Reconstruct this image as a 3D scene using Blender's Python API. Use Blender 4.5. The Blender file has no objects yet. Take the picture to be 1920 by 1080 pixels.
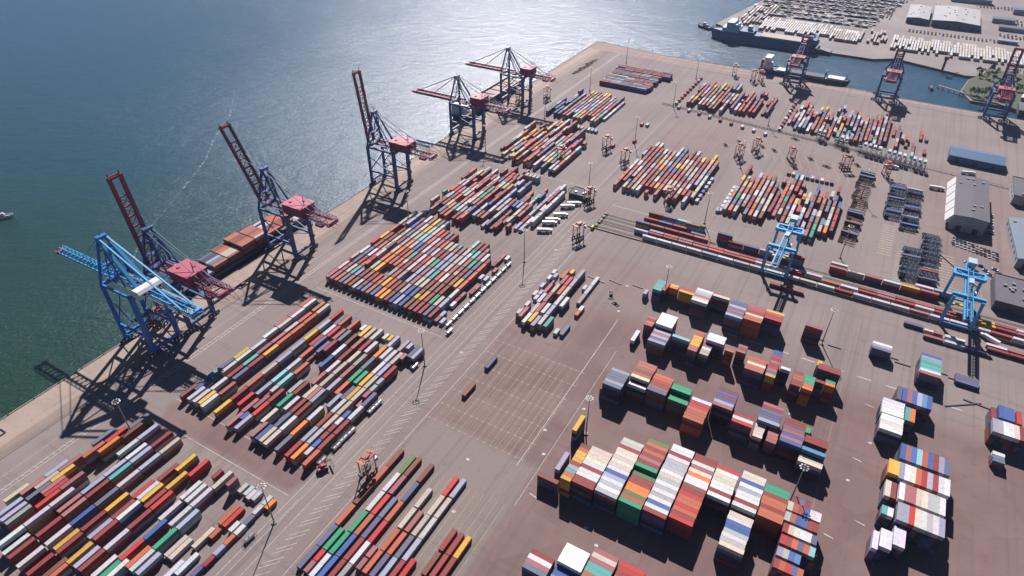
# Container port seen from the air: X = inland, Y = along the long quay, Z up, metres.
import bpy, bmesh, math, random
import numpy as np
from mathutils import Vector, Matrix
R = math.radians
C = bpy.context.scene.collection
S = bpy.context.scene
rnd = random.Random(7)
HAZE = 0.00004

# ---------------------------------------------------------------- camera, world, sun, exposure
cam = bpy.data.cameras.new('camera'); cam_o = bpy.data.objects.new('camera', cam); C.objects.link(cam_o)
cam.sensor_width = 36; cam.lens = 1229.39 / 1920 * 36; cam.clip_start = 1; cam.clip_end = 20000
_p, _r, _a = R(36.84), R(-0.2), R(29.67)
_f = np.array([0, math.cos(_p), -math.sin(_p)]); _x = np.array([1., 0, 0]); _d = np.cross(_f, _x)
_x2 = math.cos(_r) * _x + math.sin(_r) * _d; _d2 = -math.sin(_r) * _x + math.cos(_r) * _d
U_ = np.array([math.sin(_a), math.cos(_a), 0]); V_ = np.array([math.cos(_a), -math.sin(_a), 0])
def _tw(w): return Vector((float(w @ V_), float(w @ U_), float(w[2])))
right, up, back = _tw(_x2), _tw(-_d2), _tw(-_f)
cam_o.matrix_world = Matrix(((right.x, up.x, back.x, 0), (right.y, up.y, back.y, 0), (right.z, up.z, back.z, 280), (0, 0, 0, 1)))
S.camera = cam_o
SUN_EL, SUN_AZ = R(42), R(-26.4)          # azimuth from +Y towards +X
W = bpy.data.worlds.new('World'); S.world = W; W.use_nodes = True
_nt = W.node_tree; _nt.nodes.clear()
_sky = _nt.nodes.new('ShaderNodeTexSky'); _sky.sky_type = 'NISHITA'; _sky.sun_disc = False
_sky.sun_elevation = SUN_EL; _sky.sun_rotation = SUN_AZ; _sky.air_density = 0.42; _sky.dust_density = 0.15; _sky.ozone_density = 3.0
_bg = _nt.nodes.new('ShaderNodeBackground'); _bg.inputs[1].default_value = 0.05
_wo = _nt.nodes.new('ShaderNodeOutputWorld')
_nt.links.new(_sky.outputs[0], _bg.inputs[0]); _nt.links.new(_bg.outputs[0], _wo.inputs[0])
_sl = bpy.data.lights.new('sun', 'SUN'); _sl.energy = 5.0; _sl.angle = R(0.6); _sl.color = (1, 0.925, 0.91)
_so = bpy.data.objects.new('sun', _sl); C.objects.link(_so)
_sd = Vector((math.sin(SUN_AZ) * math.cos(SUN_EL), math.cos(SUN_AZ) * math.cos(SUN_EL), math.sin(SUN_EL)))
_so.rotation_euler = _sd.to_track_quat('Z', 'Y').to_euler()
S.view_settings.view_transform = 'Standard'; S.view_settings.look = 'None'
S.view_settings.exposure = 0.9; S.view_settings.gamma = 1

# ---------------------------------------------------------------- helpers
def tag(o, label=None, cat=None, group=None, kind=None):
    if label: o['label'] = label
    if cat: o['category'] = cat
    if group: o['group'] = group
    if kind: o['kind'] = kind
    return o
class MB:
    def __init__(s): s.v = []; s.f = []; s.m = []
    def add(s, vs, fs, m=0):
        n = len(s.v); s.v += [tuple(q) for q in vs]; s.f += [tuple(i + n for i in q) for q in fs]; s.m += [m] * len(fs)
        return s
    def box(s, x0, x1, y0, y1, z0, z1, m=0):
        return s.add([(x0, y0, z0), (x1, y0, z0), (x1, y1, z0), (x0, y1, z0), (x0, y0, z1), (x1, y0, z1), (x1, y1, z1), (x0, y1, z1)],
                     [(0, 3, 2, 1), (4, 5, 6, 7), (0, 1, 5, 4), (1, 2, 6, 5), (2, 3, 7, 6), (3, 0, 4, 7)], m)
    def beam(s, p, q, w, h=None, m=0):
        h = h or w; p = Vector(p); q = Vector(q); d = (q - p).normalized()
        a = Vector((0, 0, 1)) if abs(d.z) < .95 else Vector((0, 1, 0))
        x = d.cross(a).normalized() * (w / 2); y = x.cross(d).normalized() * (h / 2)
        vs = [p - x - y, p + x - y, p + x + y, p - x + y, q - x - y, q + x - y, q + x + y, q - x + y]
        return s.add(vs, [(0, 1, 2, 3), (7, 6, 5, 4), (0, 4, 5, 1), (1, 5, 6, 2), (2, 6, 7, 3), (3, 7, 4, 0)], m)
    def tube(s, p, q, r, n=8, r2=None, m=0):
        r2 = r if r2 is None else r2; p = Vector(p); q = Vector(q); d = (q - p).normalized()
        a = Vector((0, 0, 1)) if abs(d.z) < .95 else Vector((0, 1, 0))
        x = d.cross(a).normalized(); y = x.cross(d).normalized()
        vs = []; 
        for c, rr in ((p, r), (q, r2)):
            vs += [c + (x * math.cos(k * 2 * math.pi / n) + y * math.sin(k * 2 * math.pi / n)) * rr for k in range(n)]
        return s.add(vs, [tuple(range(n - 1, -1, -1)), tuple(range(n, 2 * n))] + [(k, (k + 1) % n, n + (k + 1) % n, n + k) for k in range(n)], m)
    def prism(s, poly, z0, z1, m=0):
        n = len(poly)
        return s.add([(x, y, z0) for x, y in poly] + [(x, y, z1) for x, y in poly],
                     [tuple(range(n - 1, -1, -1)), tuple(range(n, 2 * n))] + [(k, (k + 1) % n, n + (k + 1) % n, n + k) for k in range(n)], m)
    def quad(s, a, b, c, d, m=0): return s.add([a, b, c, d], [(0, 1, 2, 3)], m)
    def mesh(s, name, mats):
        me = bpy.data.meshes.new(name); me.from_pydata(s.v, [], s.f)
        for q in (mats if isinstance(mats, (list, tuple)) else [mats]): me.materials.append(q)
        me.polygons.foreach_set('material_index', s.m); me.update(); return me
    def build(s, name, mats, parent=None, loc=None):
        o = bpy.data.objects.new(name, s.mesh(name, mats)); C.objects.link(o)
        if parent: o.parent = parent
        if loc: o.location = loc
        return o
def empty(name, loc, rz=0):
    o = bpy.data.objects.new(name, None); C.objects.link(o); o.location = loc; o.rotation_euler.z = rz; return o
KIDS = {}
def copy_tree(o, parent=None, loc=None, rz=None):
    c = o.copy(); C.objects.link(c); c.parent = parent
    if loc is not None: c.location = loc
    if rz is not None: c.rotation_euler.z = rz
    for ch in list(o.children): copy_tree(ch, c)
    return c
def smooth(o):
    o.data.polygons.foreach_set('use_smooth', [True] * len(o.data.polygons)); return o

# ---------------------------------------------------------------- materials
class NT:
    def __init__(s, name):
        s.m = bpy.data.materials.new(name); s.m.use_nodes = True; s.t = s.m.node_tree; s.b = s.t.nodes['Principled BSDF']
    def n(s, t, **k):
        o = s.t.nodes.new(t)
        for a, b in k.items(): setattr(o, a, b)
        return o
    def l(s, a, b): s.t.links.new(a, b)
    def val(s, x):
        return x
    def math(s, op, a, b=None, c=None, clamp=False):
        o = s.n('ShaderNodeMath', operation=op, use_clamp=clamp)
        for i, q in enumerate((a, b, c)):
            if q is None: continue
            if isinstance(q, (int, float)): o.inputs[i].default_value = q
            else: s.l(q, o.inputs[i])
        return o.outputs[0]
    def mix(s, f, a, b, bt='MIX'):
        o = s.n('ShaderNodeMix', data_type='RGBA', blend_type=bt)
        for i, q in ((0, f), (6, a), (7, b)):
            if isinstance(q, (int, float)): o.inputs[i].default_value = q
            elif isinstance(q, tuple): o.inputs[i].default_value = (*q, 1)
            else: s.l(q, o.inputs[i])
        return o.outputs[2]
    def noise(s, vec, scale, detail=3, rough=.55, sc=None):
        if sc:
            mp = s.n('ShaderNodeMapping'); mp.inputs['Scale'].default_value = sc; s.l(vec, mp.inputs[0]); vec = mp.outputs[0]
        o = s.n('ShaderNodeTexNoise'); o.inputs['Scale'].default_value = scale; o.inputs['Detail'].default_value = detail
        o.inputs['Roughness'].default_value = rough; s.l(vec, o.inputs['Vector']); return o.outputs[0]
    def ramp(s, x, a, b):   # smooth 0..1
        o = s.n('ShaderNodeMapRange', interpolation_type='SMOOTHSTEP'); s.l(x, o.inputs[0]); o.inputs[1].default_value = a; o.inputs[2].default_value = b
        return o.outputs[0]
    def pos(s): return s.n('ShaderNodeNewGeometry').outputs['Position']
    def bump(s, h, st, d=1.0, nrm=None):
        o = s.n('ShaderNodeBump'); o.inputs['Strength'].default_value = st; o.inputs['Distance'].default_value = d; s.l(h, o.inputs['Height'])
        if nrm: s.l(nrm, o.inputs['Normal'])
        return o.outputs[0]
def paint(name, col, rough=.5, wear=.35, metal=0, scale=.6, dark=.6):
    n = NT(name); tc = n.n('ShaderNodeTexCoord').outputs['Object']
    a = n.ramp(n.noise(tc, scale, 4, .65), .35, .75)
    col = tuple(q * .64 for q in col); d = tuple(q * dark + .012 for q in col)
    n.l(n.mix(n.math('MULTIPLY', a, wear), col, d), n.b.inputs['Base Color'])
    n.b.inputs['Roughness'].default_value = rough; n.b.inputs['Metallic'].default_value = metal
    return n.m
M = {}
M['blue_dark'] = paint('crane_blue_paint', (.018, .085, .27), .5)
M['blue'] = paint('bright_blue_paint', (.01, .19, .62), .5)
M['blue_light'] = paint('sky_blue_paint', (.05, .42, .80), .5)
M['red'] = paint('faded_red_paint', (.40, .05, .075), .55)
M['red_dark'] = paint('dark_red_paint', (.30, .02, .065), .6)
M['orange'] = paint('orange_paint', (.60, .13, .03), .5, .5)
M['orange_dark'] = paint('brown_orange_paint', (.30, .10, .05), .6, .5)
M['white'] = paint('white_paint', (.78, .78, .77), .5, .3, dark=.75)
M['grey'] = paint('grey_paint', (.30, .31, .33), .6)
M['steel'] = paint('galvanised_steel', (.34, .34, .35), .5, .3, .3)
M['dark'] = paint('dark_steel', (.05, .05, .06), .6)
M['black'] = paint('rubber_black', (.02, .02, .022), .8)
M['orange_leg'] = paint('worn_orange_paint', (.62, .10, .02), .55, .5)
M['steel_blue'] = paint('dull_blue_steel', (.09, .13, .20), .6, .5)
M['roof_hall'] = paint('blue_curved_sheet', (.05, .15, .30), .55, .4, scale=.1)
M['bed'] = paint('dirty_track_bed', (.25, .215, .20), .9, .7, scale=.3)
M['rust'] = paint('rusty_brown_steel', (.14, .07, .05), .8)
M['glass'] = paint('cab_glass', (.03, .05, .07), .08, .1)
M['yellow'] = paint('yellow_paint', (.7, .5, .03), .5)
M['roof_grey'] = paint('grey_roof_felt', (.13, .125, .15), .85, .5, scale=.08)
M['roof_blue'] = paint('blue_sheet_roof', (.07, .13, .20), .6, .5, scale=.1)
M['wall_light'] = paint('pale_wall', (.45, .44, .45), .8, .4, scale=.15)
M['wall_dark'] = paint('dark_wall', (.10, .10, .13), .8, .4, scale=.15)
M['concrete'] = paint('weathered_concrete', (.33, .29, .25), .9, .5, scale=.1)
M['hull_blue'] = paint('hull_blue', (.03, .12, .27), .5, .4, scale=.05)
M['hull_dark'] = paint('hull_dark_blue', (.02, .04, .08), .5, .5, scale=.05)
M['hull_red'] = paint('hull_red', (.20, .05, .045), .6, .5, scale=.05)
M['deck_tan'] = paint('tan_deck', (.48, .40, .36), .8, .4, scale=.08)
M['tank'] = paint('steel_tank', (.62, .62, .64), .3, .4, .6)
M['green'] = paint('green_paint', (.02, .22, .14), .5)

def container_mat(name, attr):
    n = NT(name)
    if attr:
        a = n.n('ShaderNodeAttribute'); a.attribute_name = 'Col'; col = a.outputs['Color']; vec = n.pos()
    else:
        col = n.n('ShaderNodeObjectInfo').outputs['Color']; vec = n.pos()
    d1 = n.ramp(n.noise(vec, .55, 5, .7), .38, .72)
    d2 = n.ramp(n.noise(vec, 2.2, 4, .7), .52, .72)
    c = n.mix(n.math('MULTIPLY', d1, .26), col, (.15, .105, .08))
    c = n.mix(n.math('MULTIPLY', d2, .35), c, (.09, .05, .035))
    n.l(c, n.b.inputs['Base Color']); n.b.inputs['Roughness'].default_value = .72; n.b.inputs['Specular IOR Level'].default_value = .28
    return n.m
M['cont'] = container_mat('container_paint', False)
M['contm'] = container_mat('container_paint_by_colour', True)
M['door'] = container_mat('container_door_paint', False)

# ground
def ground_mat(name):
    n = NT(name); P = n.pos(); sp = n.n('ShaderNodeSeparateXYZ'); n.l(P, sp.inputs[0])
    w1 = n.noise(P, .045, 4, .6)
    X = n.math('ADD', sp.outputs[0], n.math('MULTIPLY', n.math('SUBTRACT', w1, .5), 5))
    Y = n.math('ADD', sp.outputs[1], n.math('MULTIPLY', n.math('SUBTRACT', n.noise(P, .05, 4, .6), .5), 5))
    def box(x0, x1, y0, y1, s=6.0):
        r = None
        for a, lo, sg in ((X, x0, 1), (X, x1, -1), (Y, y0, 1), (Y, y1, -1)):
            q = n.math('MULTIPLY', n.math('SUBTRACT', a, lo), sg / s); q = n.math('ADD', q, .5, clamp=True)
            r = q if r is None else n.math('MULTIPLY', r, q)
        return r
    big = n.noise(P, .012, 3, .5)
    base = n.mix(n.ramp(big, .35, .65), (.235, .203, .196), (.265, .237, .220))
    brown = n.mix(n.ramp(n.noise(P, .03, 5, .6), .35, .68), (.178, .120, .112), (.218, .154, .143))
    c = base
    # red-brown paved zones
    c = n.mix(box(-165, 200, -100, 338, 26.0), c, brown)
    for b in ((-300, -194, 126, 134), (-112, -35, 60, 190), (-165, -105, 262, 300), (-296, -196, 119, 137)):
        c = n.mix(box(*b), c, brown)
    mid = n.mix(n.ramp(n.noise(P, .02, 4, .6), .4, .6), (.225, .17, .16), (.25, .20, .185))
    for b in ((-160, -60, 345, 395), (-168, -122, 270, 372), (-180, -108, 600, 700), (-60, 20, 600, 660), (60, 200, 470, 700)):
        c = n.mix(n.math('MULTIPLY', box(*b, s=14.0), .75), c, mid)
    # grey strip beside the single stacked bay at the bottom
    c = n.mix(box(-168, -95, 40, 196, 6.0), c, (.235, .205, .19))
    c = n.mix(box(-120, -88, 60, 120, 10.0), c, brown)
    # row yards: dusty tan between wheel lanes
    st = n.ramp(n.noise(P, .5, 2, .5, (1, .02, 1)), .42, .62)
    for b in ((-306, -196, 20, 118), (-306, -196, 138, 242), (-306, -198, 262, 374), (-306, -206, 378, 486), (-166, -106, 190, 272), (-312, -238, 495, 610), (-168, -96, 40, 168)):
        c = n.mix(n.math('MULTIPLY', n.math('MULTIPLY', box(*b, s=2.0), st), .45), c, (.23, .20, .16))
    # quay apron of pale concrete
    c = n.mix(box(-400, -346, -200, 1000, 1.0), c, n.mix(n.ramp(n.noise(P, .06, 4, .6), .35, .7), (.40, .33, .275), (.34, .29, .25)))
    c = n.mix(box(-371, 400, 862, 1000, 2.0), c, (.34, .27, .23))
    c = n.mix(n.math('MULTIPLY', box(-352, -344, -200, 862, 1.5), .5), c, (.20, .16, .13))
    c = n.mix(n.math('MULTIPLY', box(-366, -360, 430, 862, 1.5), .6), c, (.50, .42, .33))
    # tyre tracks along the quay and across
    t1 = n.ramp(n.noise(P, .35, 3, .6, (1, .012, 1)), .50, .66)
    t2 = n.ramp(n.noise(P, .35, 3, .6, (.012, 1, 1)), .55, .70)
    c = n.mix(n.math('MULTIPLY', t1, .34), c, (.13, .11, .105)); c = n.mix(n.math('MULTIPLY', t2, .24), c, (.12, .10, .10))
    # patches and stains
    vo = n.n('ShaderNodeTexVoronoi', feature='F1'); vo.inputs['Scale'].default_value = .035; n.l(P, vo.inputs['Vector'])
    sc = n.n('ShaderNodeSeparateColor'); n.l(vo.outputs['Color'], sc.inputs[0])
    c = n.mix(n.math('MULTIPLY', n.ramp(sc.outputs[0], .7, .72), .10), c, (.32, .28, .25))
    c = n.mix(n.math('MULTIPLY', n.ramp(n.noise(P, .22, 4, .7), .58, .72), .42), c, (.10, .085, .08))
    g = n.noise(P, 1.3, 3, .6); c = n.mix(n.math('MULTIPLY', n.ramp(g, .4, .7), .10), c, (.12, .10, .10))
    c = n.mix(1.0, c, (.715, .675, .67), 'MULTIPLY')
    n.l(c, n.b.inputs['Base Color']); n.b.inputs['Roughness'].default_value = .9; n.b.inputs['Specular IOR Level'].default_value = .3
    n.l(n.bump(n.noise(P, 2.5, 3), .15, .05), n.b.inputs['Normal'])
    return n.m
M['ground'] = ground_mat('yard_paving')
def far_ground():
    n = NT('far_paving'); P = n.pos()
    c = n.mix(n.ramp(n.noise(P, .01, 4, .6), .35, .65), (.135, .112, .108), (.19, .165, .15))
    c = n.mix(n.math('MULTIPLY', n.ramp(n.noise(P, .1, 4, .6), .5, .7), .4), c, (.15, .12, .12))
    n.l(c, n.b.inputs['Base Color']); n.b.inputs['Roughness'].default_value = .85; return n.m
M['far'] = far_ground()
def water():
    n = NT('harbour_water'); P = n.pos()
    sp = n.n('ShaderNodeSeparateXYZ'); n.l(P, sp.inputs[0])
    blue_mix = n.ramp(n.math('SUBTRACT', sp.outputs[1], n.math('MULTIPLY', n.noise(P, .006, 3, .5), 160)), -60, 420)   # greener at the near end, bluer farther along Y
    c = n.mix(blue_mix, (.009, .033, .015), (.009, .046, .076))
    n.l(c, n.b.inputs['Base Color']); n.b.inputs['Roughness'].default_value = .26; n.b.inputs['IOR'].default_value = 1.333
    mp = n.n('ShaderNodeMapping'); mp.inputs['Rotation'].default_value = (0, 0, R(63.6)); n.l(P, mp.inputs[0]); Q = mp.outputs[0]
    h = n.math('ADD', n.math('MULTIPLY', n.noise(Q, .09, 2, .5, (1, .6, 1)), .7), n.math('MULTIPLY', n.noise(Q, .5, 4, .75, (1, .7, 1)), .62))
    calm = n.math('ADD', n.math('MULTIPLY', n.ramp(n.noise(P, .004, 3, .6), .3, .7), .25), .78)
    n.l(n.bump(n.math('MULTIPLY', h, calm), 1.0, 1.0), n.b.inputs['Normal'])
    return n.m
M['water'] = water()
def leaf():
    n = NT('foliage'); P = n.pos()
    n.l(n.mix(n.noise(P, .4, 3), (.025, .06, .015), (.09, .13, .04)), n.b.inputs['Base Color']); n.b.inputs['Roughness'].default_value = .7; return n.m
M['leaf'] = leaf()
M['bark'] = paint('bark', (.08, .06, .045), .9)
def line_mat(name, col, lo, hi):
    n = NT(name); P = n.pos(); a = n.ramp(n.noise(P, .9, 4, .7), lo, hi)
    n.l(n.mix(n.math('MULTIPLY', a, .8), col, (.155, .133, .127)), n.b.inputs['Base Color']); n.b.inputs['Roughness'].default_value = .7; return n.m
M['line'] = line_mat('worn_white_line', (.40, .39, .365), .40, .66)
M['lineY'] = line_mat('worn_yellow_line', (.28, .24, .14), .40, .60)
M['grass'] = paint('rough_grass', (.07, .09, .035), .9, .8, scale=.05)

def foam_mat():
    n = NT('foam_line'); P = n.pos(); a = n.ramp(n.noise(P, .35, 4, .75), .42, .66)
    n.b.inputs['Base Color'].default_value = (.42, .47, .48, 1); n.b.inputs['Roughness'].default_value = .9; n.l(n.math('MULTIPLY', a, .55), n.b.inputs['Alpha']); return n.m
M['foam'] = foam_mat()

# ================================================================ THE SETTING
def struct(name, mb, m): o = mb.build(name, m); o['kind'] = 'structure'; return o
mb = MB(); mb.quad((-6000, -3000, -3), (6000, -3000, -3), (6000, 9000, -3), (-6000, 9000, -3)); struct('water', mb, M['water'])
FP = [(-678.2, 510.7), (-616.7, 450.3), (-579.1, 395.3), (-547.7, 359.2), (-522.0, 317.2), (-502.0, 283.7), (-486.6, 255.0), (-471.6, 232.9), (-453.4, 213.4), (-436.5, 199.2)]
mb = MB()
for (x0, y0), (x1, y1) in zip(FP[:-1], FP[1:]):
    d = Vector((x1 - x0, y1 - y0, 0)).normalized(); n_ = Vector((-d.y, d.x, 0)) * .55; mb.quad(Vector((x0, y0, -2.985)) - n_, Vector((x1, y1, -2.985)) - n_, Vector((x1, y1, -2.985)) + n_, Vector((x0, y0, -2.985)) + n_)
struct('foam_line', mb, M['foam'])
LAND = [(-372.3, -600), (1500, -600), (1500, 820), (420, 840), (150, 866), (20, 871), (-15, 876), (-180, 884), (-270, 884), (-340, 894), (-372.3, 897)]
mb = MB(); mb.prism(LAND, -8, 0); struct('terminal_ground', mb, M['ground'])
FARL = [(-251, 1076), (-205, 1046), (-100, 1042), (-95, 1012), (-20, 1012), (6, 1030), (88, 1000), (104, 1005), (92, 985), (84, 935), (95, 905), (128, 905), (160, 880), (1500, 860), (1500, 4200), (-500, 4200), (-420, 1900), (-222, 1262)]
mb = MB(); mb.prism(FARL, -8, -.2); struct('far_ground', mb, M['far'])
mb = MB(); mb.prism([(93, 984), (86, 936), (97, 908), (126, 907), (150, 890), (175, 900), (175, 1035), (120, 1040), (104, 1006)], -.2, 1.2); struct('grassy_bank', mb, M['grass'])

# quay kerbs with real height, rubber fenders
mb = MB()
for a, b in zip(LAND[:0:-1][0:9], LAND[:0:-1][1:10]):
    mb.beam((a[0], a[1], .12), (b[0], b[1], .12), .6, .3)
mb.beam((-372.0, -300, .12), (-372.0, 897, .12), .6, .3)
struct('quay_kerb', mb, M['concrete'])
fend = None
for i in range(36):
    y = 62 + i * 22
    if fend is None:
        m_ = MB(); m_.tube((-372.9, -1.6, -1.2), (-372.9, 1.6, -1.2), .75, 10); m_.box(-372.3, -372.1, -1.8, 1.8, -2.4, .1, 0); fm = m_.mesh('fender', M['black'])
        fend = 1
    o = bpy.data.objects.new('quay_fender', fm); C.objects.link(o); o.location = (0, y, 0)
    tag(o, 'black rubber fender hung on the face of the long quay wall', 'fender', 'fenders along the quay wall')

# painted markings (thin sheets 4-8 mm above the paving)
mb = MB(); Z1 = .006
def line(x0, y0, x1, y1, w=.3, m=0, z=Z1, mb=mb):
    d = Vector((x1 - x0, y1 - y0, 0)).normalized(); n = Vector((-d.y, d.x, 0)) * w / 2
    a, b = Vector((x0, y0, z)), Vector((x1, y1, z)); mb.quad(a - n, b - n, b + n, a + n, m)
line(-323.6, 20, -323.6, 860, .35); line(-321.2, 20, -321.2, 860, .35)
for k in range(260):
    y = 24 + k * 3.2; line(-323.4, y, -321.4, y + .9, .22, z=.010)
line(-331.5, 20, -331.5, 420, .18); 
line(-193.2, 20, -193.2, 700, .25); line(-183.6, 20, -183.6, 430, .22); line(-167.2, 20, -167.2, 440, .25); line(-189.8, 20, -189.8, 120, .2)
for k in range(92):
    y = 62 + k * 4.05 + (1.2 if k % 2 else 0)
    line(-179.4, y, -173.2, y + 7.2, .24, z=.010)
line(-189.0, 100, -189.0, 480, .2); line(-296, 118.5, -196, 118.5, .25); line(-300, 134.5, -196, 134.5, .3)
line(-306, 256, -198, 256, .25); line(-306, 489, -200, 489, .25)
for i in range(16):
    x = -165 + i * 4.0; line(x, 196, x, 272 - (i > 11) * (i - 11) * 6, .15, 1)
    for k in range(7):
        y = 196 + k * 12.6; line(x - .9, y, x + .9, y, .4, 1, .010)
for k in range(7): line(-165, 196 + k * 12.6, -103, 196 + k * 12.6, .08, 1, .014)
for i in range(11):
    x = -139 + i * 3.95; line(x, 60, x, 168, .2, 1)
for i in range(19): line(-170 + i * 4.0, 606, -170 + i * 4.0, 700, .12, 1)
for i in range(15): line(-112 + i * 8.5, 668 - i * 1.5, -100 + i * 8.5, 632 - i * 1.5, .28, 1)
line(-106, 192, -106, 330, .3); line(-95, 170, -95, 300, .2); line(-330, 862, 60, 846, .3)
line(33, 200, 33, 345, .16, 1); line(62, 205, 62, 345, .14, 1)
for i in range(13): line(35.5, 505 + i * 4, 45, 505 + i * 4, 1.1, 1); line(78, 478 + i * 4, 88, 478 + i * 4, 1.1, 1); line(49, 472 + i * 3.6, 58, 472 + i * 3.6, .9, 1)
for i in range(9): line(-40 + i * 16, 352, -32 + i * 16, 352, .7, 0)
for (x, y) in [(-181, 384), (-170, 398), (-115.7, 368), (-93, 245), (-105, 220), (-84, 322), (-75, 296), (-98, 205), (-180, 250), (10, 300), (52, 300), (45, 268), (-110, 338), (-40, 460), (-52, 170), (-60, 176), (-131, 182), (-128, 156), (-120, 152)]:
    line(x, y, x + 1.7, y + .5, 1.3, z=.010)
for (x, y) in [(-80, 318), (-70, 290), (-92, 180), (46, 285), (52, 245), (40, 230), (-88, 268), (47, 330)]: line(x, y, x + 4.5, y - .8, .5, z=.010)
mo = mb.build('road_markings', [M['line'], M['lineY']]); mo['kind'] = 'structure'

# crane rails in the apron, railway tracks in their pavement
mb = MB()
for x in (-371.2, -343.2): mb.box(x - .12, x + .12, 20, 862, 0, .10)
for y in (849.5, 872): mb.box(-330, 420, y - .12 - .02, y + .12, 0, .10)
struct('crane_rails', mb, M['dark'])
mb = MB(); mb.quad((-171, 428.5, .006), (420, 438.5, .006), (420, 466, .006), (-171, 456, .006)); 
struct('railway_bed', mb, M['bed'])
TR = [432.4, 438.6, 442.3, 448.2, 453.2]
mb = MB()
for y in TR:
    for dy in (-.75, .75): mb.beam((-166, y + dy, .12), (420, y + dy + 5.8, .12), .16, .22)
struct('railway_tracks', mb, M['rust'])
mb = MB()
for y in (429.3, 470.8): mb.box(-170, 420, y - .1, y + .1, 0, .1)
struct('gantry_rails', mb, M['steel'])
mb = MB(); mb.beam((-173, 428.2, .4), (420, 438.2, .4), .5, .8); o = mb.build('low_concrete_wall', M['concrete'])
tag(o, 'long low concrete wall along the near side of the railway tracks', 'wall')
mb = MB()
for i, y in enumerate(TR):
    mb.box(-168.2, -166.6, y - 1.4, y + 1.4, 0, 1.5); mb.box(-166.6, -166.0, y - 1.1, y - .6, .8, 1.3, 1); mb.box(-166.6, -166.0, y + .6, y + 1.1, .8, 1.3, 1)
o = mb.build('buffer_stops', [M['concrete'], M['dark']])
bpy.data.objects.remove(o)
for i, y in enumerate(TR):
    b_ = MB(); b_.box(-.8, .8, -1.4, 1.4, 0, 1.5); b_.box(.8, 1.4, -1.1, -.6, .8, 1.3, 1); b_.box(.8, 1.4, .6, 1.1, .8, 1.3, 1); b_.beam((-2.4, 0, 0), (-.6, 0, 1.3), .4)
    o = b_.build('buffer_stop', [M['concrete'], M['dark']]); o.location = (-167.4, y, 0)
    tag(o, 'concrete buffer stop at the quay end of the railway tracks', 'buffer stop', 'buffer stops at the track ends')

# ================================================================ CONTAINERS
COL = {'w': (.60, .60, .63), 'W': (.82, .82, .80), 'c': (.54, .49, .41), 's': (.36, .37, .37), 'l': (.38, .40, .53), 'p': (.12, .13, .25), 'k': (.03, .04, .08),
       'b': (.05, .13, .38), 'B': (.12, .28, .55), 't': (.10, .42, .40), 'T': (.30, .58, .62), 'g': (.03, .36, .19), 'G': (.10, .22, .07), 'y': (.74, .44, .07),
       'o': (.78, .24, .05), 'O': (.52, .135, .07), 'r': (.52, .04, .04), 'R': (.29, .045, .045), 'n': (.23, .075, .05), 'm': (.38, .14, .15), 'S': (.14, .19, .26), 'Z': (.6, .6, .62)}
COL = {k: tuple(q * .66 for q in v) for k, v in COL.items()}
NAME = {'w': 'white', 'W': 'bright white', 'c': 'cream', 's': 'light grey', 'l': 'grey-blue', 'p': 'dark violet-blue', 'k': 'black', 'b': 'blue', 'B': 'light blue', 't': 'teal', 'T': 'pale turquoise',
        'g': 'green', 'G': 'olive green', 'y': 'yellow', 'o': 'orange', 'O': 'rust-orange', 'r': 'bright red', 'R': 'dark red', 'n': 'brown', 'm': 'dusty pink', 'S': 'slate grey', 'Z': 'steel'}
PAL = 'RRRRRRRRRnnnnnnnnmmmmmwwwwwcccclllllOOOOOOppppSSSbbgTyyrrrtBGs'
PALL = 'RRRRRRRmmmmmmnnnnnnOOOOOOOOorrccccccwwwwwwlllllSSppbbyyyTtgs'      # mix of the far yards, extra creams stand in for haze over the tops
HT = 2.6
CON = []     # x, y, z0, axis, length, colour code, label words, top?, front?
def add(x, y, lv, ax, L, c, where, top=True, front=False, z0=0.0):
    CON.append([x, y, z0 + lv * HT, ax, L, c, where, top, front])
ORD = 'first second third fourth fifth sixth seventh eighth ninth tenth eleventh twelfth thirteenth fourteenth fifteenth sixteenth seventeenth eighteenth nineteenth twentieth twenty-first twenty-second twenty-third twenty-fourth twenty-fifth twenty-sixth twenty-seventh twenty-eighth twenty-ninth thirtieth thirty-first thirty-second thirty-third thirty-fourth thirty-fifth thirty-sixth thirty-seventh thirty-eighth thirty-ninth fortieth'.split()
def low(): return rnd.choice(PAL)
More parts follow.
